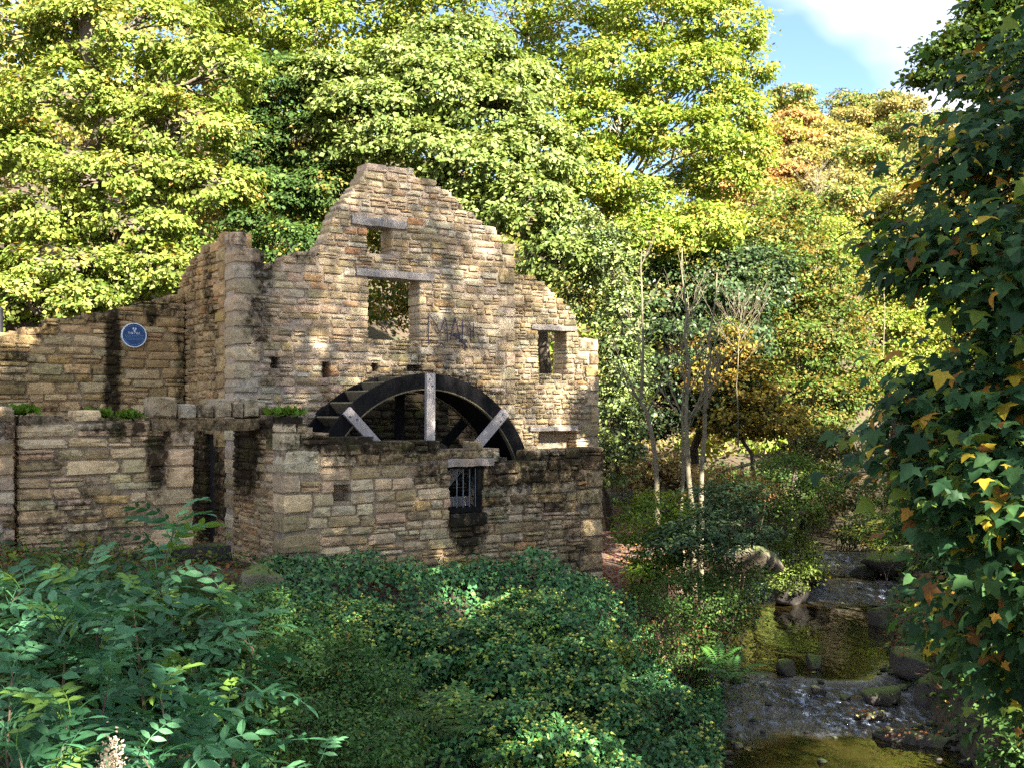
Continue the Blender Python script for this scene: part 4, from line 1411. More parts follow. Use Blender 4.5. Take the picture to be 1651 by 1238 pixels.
G_BRIGHT = [((.10, .17, .022), 5), ((.15, .20, .025), 4), ((.07, .12, .02), 3), ((.25, .22, .02), .6)]
G_BLUE = [((.055, .10, .050), 5), ((.075, .125, .06), 4), ((.04, .075, .035), 3)]
G_BRAMB = [((.050, .105, .024), 5), ((.08, .14, .032), 3), ((.028, .06, .014), 3), ((.16, .15, .03), .6), ((.14, .06, .03), .4)]
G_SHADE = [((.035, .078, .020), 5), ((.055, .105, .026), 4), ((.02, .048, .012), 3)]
bush("leafy_bush", "bright yellow-green leafy bush at the right edge of the path", base_at(1045, 18.5), PB([(1030, 850, 18, 40, 45), (1065, 810, 18.4, 40, 30), (1060, 900, 17.6, 45, 45), (1040, 940, 17.2, 30, 40), (1100, 850, 18.2, 40, 40)]), G_BRIGHT, 420, 16, .09, .062, 1)
bush("bramble_thicket", "tangled bramble thicket with red stems on the stream's left bank", base_at(1120, 16.8), PB([(1100, 960, 16.6, 70, 50), (1160, 990, 16.8, 60, 60), (1080, 1040, 16, 60, 60), (1150, 1070, 16.2, 50, 60), (1190, 940, 17.4, 50, 50), (1130, 920, 17.4, 60, 40)]), G_BRAMB, 900, 16, .11, .048, 2, stems=26)
bush("elder_bush", "blue-green elder with broad drooping leaf sprays in front of the ash poles", base_at(1130, 18), PB([(1120, 850, 17.6, 60, 22), (1170, 820, 18, 60, 22), (1200, 860, 17.6, 50, 20), (1090, 880, 17.3, 50, 22), (1180, 790, 18.4, 60, 14), (1150, 880, 17.3, 50, 20)]), G_BLUE, 330, 15, .13, .085, 3, up=1.2, outw=.3, jit=.3)
bush("spiraea_bush", "russet-gold dried shrub behind the elder bush", base_at(1185, 23.5), PB([(1170, 770, 23, 45, 26), (1210, 790, 23, 45, 25), (1150, 790, 23, 35, 22)]), G_OCHRE + G_ORA, 300, 14, .12, .06, 4)
bush("dogwood_bush", "mid-green dogwood with pale highlights on the left bank above the slab", base_at(1270, 24), PB([(1270, 760, 24, 50, 35), (1310, 800, 23.6, 40, 35), (1230, 800, 23.6, 45, 30), (1280, 830, 23.2, 50, 30), (1330, 770, 25, 40, 30)]), G_MID, 520, 15, .12, .07, 5)
bush("laurel_bush", "sunlit pale yellow-green bush overhanging the stream beside the slab", base_at(1290, 24.3), PB([(1285, 885, 23.6, 38, 30), (1300, 915, 23.2, 32, 24), (1270, 930, 23, 30, 22)]), G_BRIGHT + G_PALE, 240, 15, .1, .065, 6)
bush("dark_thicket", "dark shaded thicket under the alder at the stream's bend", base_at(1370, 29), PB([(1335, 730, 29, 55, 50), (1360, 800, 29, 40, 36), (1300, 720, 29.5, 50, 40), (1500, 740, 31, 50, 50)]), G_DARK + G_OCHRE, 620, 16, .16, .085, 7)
bush("fern_bush", "low green fern clump on the mossy ledges across the stream", base_at(1430, 24.5), PB([(1400, 850, 25, 35, 28), (1490, 840, 24.5, 50, 28), (1420, 880, 24.4, 26, 14), (1535, 820, 24, 50, 40)]), G_BRIGHT + G_SHADE, 420, 15, .12, .06, 8)
bush("bracken_bush", "lush green bracken covering the far bank where the stream disappears", base_at(1420, 27), PB([(1400, 845, 27.5, 40, 26), (1450, 862, 26.5, 44, 22), (1375, 868, 29, 26, 18), (1480, 800, 28, 50, 34), (1420, 800, 30, 40, 28)]), G_MID + G_BRAMB, 520, 15, .13, .08, 17)
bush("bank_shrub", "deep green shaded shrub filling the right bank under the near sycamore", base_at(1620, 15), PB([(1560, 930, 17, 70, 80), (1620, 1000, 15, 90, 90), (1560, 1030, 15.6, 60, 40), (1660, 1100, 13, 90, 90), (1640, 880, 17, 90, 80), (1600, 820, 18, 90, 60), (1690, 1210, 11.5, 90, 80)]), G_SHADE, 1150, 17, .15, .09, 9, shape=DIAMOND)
bush("ivy_bush", "small pale-leaved bush growing against the foot of the low wall below the barred window", base_at(752, 15.6), PB([(752, 915, 15.5, 16, 18), (745, 935, 15.3, 22, 12)]), G_BRIGHT, 40, 12, .05, .04, 10, stems=2)
G_BRIAR = [((.065, .155, .050), 5), ((.11, .21, .060), 4), ((.03, .07, .02), 3), ((.18, .17, .03), .6)]
bush("briar_bush", "fine-leaved briar filling the bottom of the bank left of the ivy", base_at(520, 10.5), PB([(430, 1080, 10.6, 80, 60), (520, 1070, 10.8, 90, 60), (600, 1110, 10.6, 70, 60), (470, 1170, 9.9, 110, 60), (590, 1200, 9.8, 100, 60), (420, 990, 11.4, 50, 50)]), G_BRIAR, 1500, 15, .085, .042, 11, stems=18, bough=8, pull=.66, outw=.9)
bush("holly_bush", "glossy spotted laurel patch glowing yellow-green within the ivy", base_at(985, 13.6), PB([(985, 1055, 13.4, 34, 26), (955, 1035, 13.6, 24, 18)]), G_BRIGHT, 110, 13, .07, .05, 12, LEAF_GLOSS)

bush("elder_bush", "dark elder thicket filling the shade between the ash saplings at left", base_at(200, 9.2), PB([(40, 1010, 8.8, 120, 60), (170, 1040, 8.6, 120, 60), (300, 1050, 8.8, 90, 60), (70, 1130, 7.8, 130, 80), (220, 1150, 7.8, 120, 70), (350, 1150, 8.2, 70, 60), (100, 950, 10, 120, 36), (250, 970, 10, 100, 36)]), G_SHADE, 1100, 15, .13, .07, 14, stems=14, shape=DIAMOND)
bush("hazel_bush", "low sunlit hazel scrub on the terrace behind the plaque wall", base_at(120, 24), PB([(20, 500, 24, 50, 24), (90, 500, 24, 60, 30), (170, 480, 24, 60, 36), (240, 460, 24, 60, 40), (300, 420, 24, 50, 50), (-50, 490, 24, 60, 40)]), G_OAK + G_MID, 650, 18, .15, .11, 15, shape=DIAMOND)

# ------------------------------------------------------------------ ivy over the retaining bank
def ivy_surface(X, Y):
    s, d = sd(X, Y)
    g_ = ground_z(X, Y)
    h = .42 + .30 * fbm(X, Y, 0, 1.5, 3) + .34 * fbm(X, Y, 0, 3.6, 7, 2) + .12 * fbm(X, Y, 0, 7.5, 17, 2)
    for (u, v, Yc, k, w) in ((860, 930, 15.6, .42, .8), (620, 930, 14.2, .12, 1.0), (520, 960, 13.3, .12, .8), (900, 1040, 13.6, .4, .9), (720, 1060, 12.4, .35, .9)):
        c = W(u, v, Yc); h = h + .8 * k * np.exp(-((X - c[0]) ** 2 + (Y - c[1]) ** 2) / w ** 2)
    h = h * (.18 + .82 * ss(-1.0, -2.6, d))
    c = W(860, 930, 15.6); h = h + .12 * np.exp(-((X - c[0]) ** 2 + (Y - c[1]) ** 2) / .6)
    return g_ + np.maximum(h, .05)


ri = np.random.default_rng(31)
N_ = 125000
X = ri.uniform(-5.5, 5.2, N_); Y = ri.uniform(8.2, 19.5, N_)
s_, d_ = sd(X, Y)
u_ = CX + F * X / Y
ds = X - stream_x(Y)
ok = (d_ < -.78 + .12 * nz(s_, 0, 0, 3)) & (ds < -1.35) & (u_ > 400 + 45 * nz(Y, X, 0, 2.0)) & (X < 2.1 + .4 * nz(Y, 0, 0, 1.7) + np.where(Y < 16, 3, 0))
X, Y = X[ok], Y[ok]
e_ = .04
Z = ivy_surface(X, Y)
Nx = -(ivy_surface(X + e_, Y) - Z) / e_; Ny = -(ivy_surface(X, Y + e_) - Z) / e_
NN = unit(np.stack([Nx, Ny, np.ones_like(Nx)], 1))
P = np.stack([X, Y, Z], 1) + NN * (ri.normal(0, .05, len(X)) - .02 + .085 * fbm(X, Y, 0, 7.5, 33, 2))[:, None]
G_IVY = [((.040, .130, .050), 5), ((.072, .19, .062), 4), ((.018, .060, .020), 3), ((.11, .20, .045), 2)]
patch = fbm(X, Y, 0, 1.1, 12)
cl = palette(G_IVY, len(X), ri) * (1 + .35 * patch[:, None]) * (1 + ri.normal(0, .18, (len(X), 1)))
yl = ri.random(len(X)) < .004
cl[yl] = np.array((.55, .36, .03))
V, Fc, Cc = leaf_arrays(IVYLEAF, P, NN * 1.0 + np.array([0, -.25, .15]) + ri.normal(0, .5, P.shape), ri.normal(0, 1, P.shape) + np.array([0, -.5, -.6]), ri.uniform(.036, .085, len(P)), np.clip(cl, .004, .6))
ivy = obj("ivy", mesh("ivy", V, Fc, LEAF_GLOSS, Cc))
tag(ivy, "dark glossy ivy blanketing the bank below the low wall", "ivy", kind="stuff")
# flowering bushy ivy standing out of the carpet
for i, (bl_, lb) in enumerate((([(860, 988, 14.4, 70, 40), (820, 1018, 14.0, 60, 44), (900, 1028, 14.0, 60, 44)], "tallest bushy flowering ivy mound, right below the barred window"),
                               ([(760, 1040, 13.0, 80, 50), (700, 1060, 12.8, 60, 50), (820, 1080, 12.6, 70, 50)], "bushy flowering ivy mound in the centre of the bank"),
                               ([(930, 1080, 13.0, 60, 60), (960, 1140, 12.6, 70, 56), (880, 1130, 12.4, 60, 50)], "bushy ivy mound hanging towards the stream"),
                               ([(560, 1000, 13.2, 70, 34), (620, 1020, 12.8, 60, 36), (500, 1015, 12.6, 50, 36)], "bushy ivy mound below the left corner of the low wall"),
                               ([(820, 1180, 11.4, 90, 56), (920, 1210, 11.4, 70, 50), (730, 1150, 11.6, 60, 40)], "bushy ivy mound at the bottom of the bank"))):
    B_ = PB(bl_)
    b0 = np.array([B_[0][0], B_[0][1], float(ground_z(B_[0][0], B_[0][1]))])
    bush("ivy_bush", lb, b0, B_, [((.046, .145, .048), 5), ((.085, .20, .058), 4), ((.020, .066, .022), 3), ((.18, .26, .045), 2)], 420, 16, .075, .068, 60 + i, LEAF_GLOSS, IVYLEAF, stems=3, cam_bias=.7, bough=7, pull=.7, outw=.9, cvar=.25)
    rb = np.random.default_rng(800 + i); CPs, Dps, _ = clumps(B_, 150, rb, .98, -.3, .9)
    um = MB()
    for p_ in CPs:
        for q in range(3): um.add(np.array([(0, 0, 1), (.9, 0, .3), (.28, .85, .3), (-.73, .53, .3), (-.73, -.53, .3), (.28, -.85, .3), (0, 0, -.6)]) * .022 * rb.uniform(.7, 1.2) + p_ + rb.normal(0, .03, 3), [(0, j, j % 5 + 1) for j in range(1, 6)] + [(6, j % 5 + 1, j) for j in range(1, 6)], np.array((.42, .46, .12)) * rb.uniform(.7, 1.2))
    par = [o for o in COL.objects if o.get("label") == lb][0]
    um.build("flower_heads", LEAF, par, b0)["kind"] = "stuff"
# flower heads of the ivy
sel = (fbm(X, Y, 0, 1.0, 21) > -.05) & (ri.random(len(X)) < .026) & (CX + F * X / Y > 640)
FP = P[sel] + NN[sel] * .075
ico = np.array([(0, 0, 1), (.9, 0, .3), (.28, .85, .3), (-.73, .53, .3), (-.73, -.53, .3), (.28, -.85, .3), (0, 0, -.6)]) * .030
icf = [(0, i, i % 5 + 1) for i in range(1, 6)] + [(6, i % 5 + 1, i) for i in range(1, 6)]
fm = MB()
for p in FP:
    c = np.array((.40, .44, .11)) * ri.uniform(.7, 1.3)
    fm.add(ico * ri.uniform(.7, 1.25) + p, icf, c)
fo = fm.build("ivy_flowers", LEAF)
tag(fo, "pale yellow-green flower heads dotted over the ivy", "flowers", kind="stuff")

# low weeds along the foot of the walls and over the bank at left
X = ri.uniform(-9, 5, 60000); Y = ri.uniform(5, 17, 60000)
s_, d_ = sd(X, Y); u_ = CX + F * X / Y
ok = (d_ < .30 + .25 * nz(s_, 0, 0, 2.7)) & (u_ < 480) & (u_ > -80) & ((fbm(X, Y, 0, 1.4, 5) > -.25) | (d_ < -1.4)) & ~((s_ > SL - .1) & (d_ > DB - .05))
X, Y = X[ok], Y[ok]
P = np.stack([X, Y, ground_z(X, Y) + np.abs(ri.normal(0, .13, len(X)))], 1)
V, Fc, Cc = leaf_arrays(OVAL, P, np.array([0, -.2, 1]) + ri.normal(0, .4, P.shape), ri.normal(0, 1, P.shape), ri.uniform(.05, .11, len(P)), np.clip(palette(G_BRIGHT + G_BLUE + [((.16, .09, .05), 2)], len(P), ri) * ri.uniform(.7, 1.1, (len(P), 1)), .004, .5))
wd = obj("weeds", mesh("weeds", V, Fc, LEAF, Cc))
tag(wd, "low green weeds growing along the foot of the walls", "weeds", kind="stuff")

# general undergrowth on the banks
X = ri.uniform(-3, 24, 120000); Y = ri.uniform(9, 45, 120000)
ds = X - stream_x(Y); s_, d_ = sd(X, Y); u_ = CX + F * X / Y
ok = (np.abs(ds) > 1.5) & (u_ < 2500) & (u_ > 985) & ((np.abs(X - np.interp(Y, pc[:, 1], pc[:, 0])) > .8) | (Y < 16)) & (fbm(X, Y, 0, .9, 8) > -.35)
X, Y = X[ok], Y[ok]
P = np.stack([X, Y, ground_z(X, Y) + np.abs(ri.normal(0, .16, len(X)))], 1)
V, Fc, Cc = leaf_arrays(DIAMOND, P, np.array([0, -.3, 1]) + ri.normal(0, .45, P.shape), ri.normal(0, 1, P.shape), ri.uniform(.06, .16, len(P)), np.clip(palette(G_SHADE + G_BRAMB + [((.10, .06, .03), 2)], len(P), ri), .004, .5))
ug = obj("undergrowth", mesh("undergrowth", V, Fc, LEAF, Cc))
tag(ug, "mixed green undergrowth along both stream banks", "undergrowth", kind="stuff")

# fallen leaves
X = np.concatenate([ri.uniform(1.2, 8, 9000), ri.uniform(2, 9, 2500), ri.uniform(-8, -1, 2500)]); Y = np.concatenate([ri.uniform(15.5, 36, 9000), ri.uniform(12, 27, 2500), ri.uniform(9, 15, 2500)])
pd = np.abs(X - np.interp(Y, pc[:, 1], pc[:, 0])); ds = X - stream_x(Y)
ok = (pd < 1.3) | ((np.abs(ds) > 1.3) & (np.abs(ds) < 2.4)) | (X < -1)
X, Y = X[ok], Y[ok]
P = np.stack([X, Y, ground_z(X, Y) + ri.uniform(.035, .06, len(X))], 1)
G_FALL = [((.20, .075, .035), 5), ((.28, .12, .04), 3), ((.14, .06, .04), 4), ((.38, .24, .05), 1)]
V, Fc, Cc = leaf_arrays(OVAL, P, np.array([0, 0, 1]) + ri.normal(0, .35, P.shape), ri.normal(0, 1, P.shape), ri.uniform(.06, .12, len(P)), palette(G_FALL, len(P), ri) * ri.uniform(.7, 1.2, (len(P), 1)))
fl = obj("fallen_leaves", mesh("fallen_leaves", V, Fc, LEAF, Cc))
tag(fl, "red-brown fallen leaves scattered on the path and banks", "leaves", kind="stuff")

# ------------------------------------------------------------------ pinnate saplings in the left foreground
def frond_mesh(r, L=.44, pairs=5):
    V, Fc = [], []
    n = 9
    t = np.linspace(0, 1, n)
    R = np.stack([0.02 * np.sin(t * 5 + r.uniform(0, 6)), t * L, .10 * np.sin(t * 2.6) * L * 2 - .30 * L * t ** 2], 1)
    m_ = MB(); m_.tube(R, np.linspace(.0045, .0018, n), 4)
    V = [p for p in m_.v[0]]; Fc = list(m_.f)

    def leaflet(c, d, nrm, ls):
        d = d / np.linalg.norm(d); nrm = nrm - d * (d @ nrm); nrm /= np.linalg.norm(nrm); x = np.cross(d, nrm)
        T = [(0, 0, 0), (.13, .18, .02), (.20, .45, .03), (.13, .75, .0), (0, 1.0, -.12), (-.13, .75, .0), (-.20, .45, .03), (-.13, .18, .02), (0, .45, -.03)]
        n0 = len(V)
        for a, b, cc in T: V.append(c + ls * (a * x + b * d + cc * nrm))
        Fc.extend([(n0 + 8, n0 + i, n0 + (i + 1) % 8) for i in range(8)])
    for k in range(pairs):
        q = .28 + .62 * k / (pairs - 1); i = q * (n - 1); c = np.array([np.interp(i, np.arange(n), R[:, j]) for j in range(3)])
        for sgn in (-1, 1):
            d = np.array([sgn * .95, .42 + .15 * r.random(), -.22 + r.normal(0, .14)])
            leaflet(c, d, np.array([sgn * .15 + r.normal(0, .12), r.normal(0, .12), 1]), L * .27 * r.uniform(.85, 1.12) * (1.08 - .25 * abs(q - .5)))
    leaflet(R[-1], R[-1] - R[-2] + np.array([0, 0, -.01]), np.array([0, .1, 1.0]), L * .28)
    return mesh("leaf", np.array(V), Fc, FROND)


rf = np.random.default_rng(91)
FRONDS = [frond_mesh(rf, .44, 5) for _ in range(4)] + [frond_mesh(rf, .44, 4) for _ in range(2)]
SAP = [(283, 842, 8.6, 20, "tall ash sapling with dark fronds rising before the doorway wall"), (150, 905, 7.6, 24, "upright ash sapling below the stained patch of the doorway wall"), (215, 935, 7.2, 20, "ash sapling between the tallest one and the wall's foot, lower and bushier"),
       (40, 905, 7.0, 24, "ash sapling under the pier at the far left"), (95, 965, 6.5, 24, "broad-leaved ash sapling in front of the one under the pier"), (345, 945, 8.0, 20, "ash sapling beside the boulder near the doorway"),
       (330, 1010, 7.3, 22, "ash sapling left of the fine-leaved briar"), (180, 1030, 6.3, 24, "ash sapling with drooping fronds in the middle of the left thicket"), (20, 1040, 6.0, 22, "ash sapling against the left edge of the view, half way up the thicket"),
       (260, 1085, 6.2, 24, "ash sapling with dense fronds below the middle of the thicket"), (370, 1105, 6.9, 20, "ash sapling low down beside the briar's left flank"), (110, 1115, 5.7, 22, "brighter ash sapling near the bottom of the left thicket"),
       (30, 1165, 5.4, 20, "ash sapling in the bottom left corner"), (230, 1175, 5.6, 22, "ash sapling behind the pale seed plume"), (330, 1195, 6.0, 20, "ash sapling at the bottom, right of the pale seed plume"), (510, 1195, 7.6, 12, "small ash sapling poking from the briar at the bottom")]
for i, (u, v, Y, nf, lb) in enumerate(SAP):
    top = W(u, v + (6 if i == 0 else 42), Y); gz = float(ground_z(top[0], Y))
    b0 = np.array([top[0] + rf.normal(0, .15), Y + rf.normal(0, .15), gz])
    root = empty("ash_sapling", b0, lb, "sapling", "ash saplings in the left foreground")
    st = limb_path(b0, top, rf, .02, 8)
    m_ = MB(); m_.tube(st, np.linspace(.022, .005, 8), 6); m_.build("stem", TWIG, root, b0, True)
    ht = min(1.25, top[2] - gz); nf = int(nf * 1.25)
    for q in range(nf):
        fz = 1 - (q / nf) * ht / max(ht, top[2] - gz) * 1.0
        p = np.array([np.interp(fz, np.linspace(0, 1, 8), st[:, j]) for j in range(3)])
        az = q * 2.4 + rf.normal(0, .3); el = .75 - 1.0 * (1 - fz) * 1.5 + rf.normal(0, .2)
        o = obj("leaf", FRONDS[int(rf.integers(6))], root, p - b0, (max(-.5, min(.9, el)), rf.normal(0, .25), az))
        k = rf.uniform(.85, 1.3) * (.75 if q < 3 else 1.0); o.scale = (k, k, k)
        c = palette([((.050, .150, .072), 5), ((.080, .205, .095), 4), ((.028, .090, .040), 3), ((.12, .22, .04), 1.3)], 1, rf)[0] * rf.uniform(.85, 1.2)
        o.color = (*map(float, c), 1)
# pale seed plume among them
P0 = W(180, 1228, 5.0); pr = empty("seed_plume", P0 - (0, 0, .5), "pale dried seed plume at the bottom of the left thicket", "dried flower")
m_ = MB(); m_.tube([(0, 0, 0), (.01, 0, .3), (0, 0, .5)], .005, 5); m_.build("stem", TWIG, pr)
k = 420
pp = rf.normal(0, 1, (k, 3)) * np.array([.028, .028, .06]) + np.array([0, 0, .5])
V, Fc, Cc = leaf_arrays(DIAMOND, pp, rf.normal(0, 1, (k, 3)), rf.normal(0, 1, (k, 3)), rf.uniform(.012, .022, k), np.tile((.48, .40, .33), (k, 1)) * rf.uniform(.7, 1.15, (k, 1)))
obj("plume", mesh("plume", V, Fc, LEAF, Cc), pr)["kind"] = "stuff"

# ferns
def fern(loc, label, n=9, L=.55, seed=0, col=(.05, .11, .03)):
    r = np.random.default_rng(seed + 500)
    root = empty("fern", loc, label, "fern", None)
    V, Fc = [], []
    for k in range(12):
        t = .12 + .88 * k / 11; c = np.array([0, t * L, .35 * L * math.sin(t * 2.4)]); w = .26 * L * math.sin(math.pi * (.15 + .85 * t)) ** .7
        for sg in (-1, 1):
            n0 = len(V); V += [c + (0, -.012, 0), c + (sg * w * .5, .01, -.012), c + (sg * w, .05 * L, -.03), c + (sg * w * .45, .045, -.01)]
            Fc.append((n0, n0 + 1, n0 + 2, n0 + 3) if sg > 0 else (n0, n0 + 3, n0 + 2, n0 + 1))
    me = mesh("frond", np.array(V), Fc, FROND)
    for i in range(n):
        o = obj("frond", me, root, (0, 0, .03), (r.uniform(0, .5), r.normal(0, .1), i * 6.28 / n + r.normal(0, .2)), (1, r.uniform(.8, 1.2), 1))
        o.color = (*[float(x) * r.uniform(.8, 1.2) for x in col], 1)


p = W(730, 1195, 10.2); fern(p, "fern fanning out at the foot of the ivy", 10, .62, 1)
p = W(1158, 1075, 14.6); fern(p, "bright fern hanging from the ivy over the stream", 8, .36, 2, (.05, .13, .025))
p = W(1180, 1100, 14.2); fern(p, "second fern just below the bright one over the stream", 8, .42, 3, (.05, .11, .03))
p = W(1395, 880, 23.8); fern(p, "golden-green fern on the rock ledge where the stream narrows", 9, .8, 4, (.11, .11, .02))

# ------------------------------------------------------------------ near sycamore at the right
G_SYC = [((.030, .080, .032), 6), ((.046, .105, .036), 5), ((.020, .054, .024), 4), ((.12, .17, .028), 2.4), ((.36, .27, .03), .75), ((.32, .17, .03), .35), ((.17, .08, .025), .5)]
SB = PB([(1690, 150, 7.2, 130, 90), (1640, 270, 6.8, 120, 80), (1580, 360, 6.6, 110, 70), (1680, 420, 6.2, 130, 90), (1545, 450, 6.6, 100, 60), (1640, 560, 6.2, 130, 80), (1560, 600, 6.4, 90, 60), (1560, 690, 6.3, 120, 60), (1490, 730, 6.6, 80, 40),
         (1640, 740, 6.0, 130, 80), (1600, 820, 6.4, 120, 60), (1680, 900, 6.2, 120, 90), (1620, 960, 6.8, 110, 70), (1700, 1050, 6.6, 110, 90), (1470, 385, 6.9, 50, 28), (1590, 230, 7.0, 60, 50), (1450, 735, 6.9, 45, 26), (1650, 1000, 7.4, 120, 90)])
up_ = [(4.6, 7.4, 3.6, 2.0, 1.8, 1.5), (6.2, 6.8, 4.5, 2.3, 2.2, 2.0), (7.4, 6.2, 7.0, 2.6, 2.4, 2.2), (5.4, 7.2, 6.8, 2.2, 2.0, 1.8), (8.6, 6.0, 9.6, 2.4, 2.2, 2.0), (6.6, 6.6, 9.6, 2.2, 2.2, 1.8), (7.6, 6.4, 11.6, 1.9, 1.9, 1.4), (5.6, 6.2, 1.2, 1.8, 1.8, 1.8), (6.0, 6.0, -1.6, 2.0, 1.8, 1.6)]
rs = np.random.default_rng(41)
syb = np.array([6.3, 7.2, float(ground_z(6.3, 7.2))])
syc = empty("sycamore_tree", syb, "near sycamore with large dark five-lobed leaves turning yellow, filling the right edge", "tree")
C, Dr, Bi = clumps(SB, 1150, rs, .5, -1, .5)
Bc = C[rs.choice(len(C), 120, replace=False)]; Bn = Bc[((C[:, None] - Bc[None]) ** 2).sum(-1).argmin(1)]; C = Bn + (C - Bn) * (.64, .64, .5)
C2, Dr2, Bi2 = clumps(up_, 480, rs, .4, -1, 0)
C3, Dr3, _ = clumps([(4.7, 6.9, .4, 1.2, 1.1, 1.2), (4.8, 6.9, -1.8, 1.3, 1.1, 1.1), (4.6, 7, 2.3, 1.2, 1.1, 1.0), (6.2, 6.4, -.6, 1.6, 1.3, 1.5), (6.3, 6.4, 2.2, 1.6, 1.3, 1.5)], 420, rs, .5, -1, 0)
C2 = np.concatenate([C2, C3]); Dr2 = np.concatenate([Dr2, Dr3])
C = np.concatenate([C, C2]); Dr = np.concatenate([Dr, Dr2])
k = rs.integers(5, 11, len(C)); ix = np.repeat(np.arange(len(C)), k); m = len(ix)
off = rs.normal(0, 1, (m, 3)) * (.17, .17, .09)
P = C[ix] + off
outw = unit(Dr[ix] * (1, 1, .3) + np.array([-.5, -.35, 0]))
N = np.array([0, 0, .95]) + outw * .45 + rs.normal(0, .40, (m, 3))
D = outw + unit(off) * .5 + np.array([0, 0, -.55]) + rs.normal(0, .25, (m, 3))
S = rs.uniform(.055, .165, m)
cc = palette(G_SYC, len(C), rs)
cl = palette(G_SYC, m, rs); same = rs.random(m) < .35; cl[same] = cc[ix][same]
cl = cl * rs.uniform(.75, 1.25, (m, 1))
# the leaves that show largest become parts of their own
uu = CX + F * P[:, 0] / P[:, 1]; vv = VH - F * P[:, 2] / P[:, 1]
vis = (uu > 1360) & (uu < 1665) & (vv > 60) & (vv < 1200)
cell = np.floor(uu / 27).astype(int) * 1000 + np.floor(vv / 27).astype(int)
best = {}
for i in np.nonzero(vis)[0]:
    if cell[i] not in best or P[i, 1] < P[best[cell[i]], 1]: best[cell[i]] = i
pick = sorted(best.values(), key=lambda i: P[i, 1] / S[i])[:300]
rest = np.ones(m, bool); rest[pick] = False
V, Fc, Cc = leaf_arrays(MAPLE, P[rest], N[rest], D[rest], S[rest], cl[rest])
o = obj("foliage", mesh("foliage", V - syb, Fc, LEAF, Cc), syc); o["kind"] = "stuff"
leafm = mesh("leaf", MAPLE[0], MAPLE[1], LEAF_NEAR)
Nn = unit(N); Dn = unit(D - Nn * (D * Nn).sum(-1, keepdims=True)); Xn = np.cross(Dn, Nn)
for i in pick:
    o = obj("leaf", leafm, syc)
    Mx = Matrix(((Xn[i, 0], Dn[i, 0], Nn[i, 0]), (Xn[i, 1], Dn[i, 1], Nn[i, 1]), (Xn[i, 2], Dn[i, 2], Nn[i, 2]))).to_4x4()
    o.matrix_basis = Matrix.Translation(Vector(P[i] - syb)) @ Mx @ Matrix.Diagonal((S[i], S[i], S[i], 1))
    o.color = (*map(float, cl[i]), 1)
m_ = MB(); tp = limb_path(syb, (6.9, 6.6, 9.5), rs, 0, 9); m_.tube(tp, np.linspace(.3, .08, 9), 10); m_.build("trunk", BARK, syc, syb, True)
for b in list(SB) + list(up_):
    i = int(np.clip(np.searchsorted(tp[:, 2], b[2] - .6), 1, 7)); m_ = MB(); pth = limb_path(tp[i], b[:3], rs, .1)
    m_.tube(pth, np.linspace(.055, .012, 6), 5)
    near = np.argsort(((C - np.array(b[:3])) ** 2).sum(1))[:14]
    for q in near[::2]: m_.tube(limb_path(pth[rs.integers(2, 6)], C[q], rs, .05, 4), np.array([.012, .009, .006, .003]), 4, None, False)
    m_.build("limb", BARK, syc, syb, True)

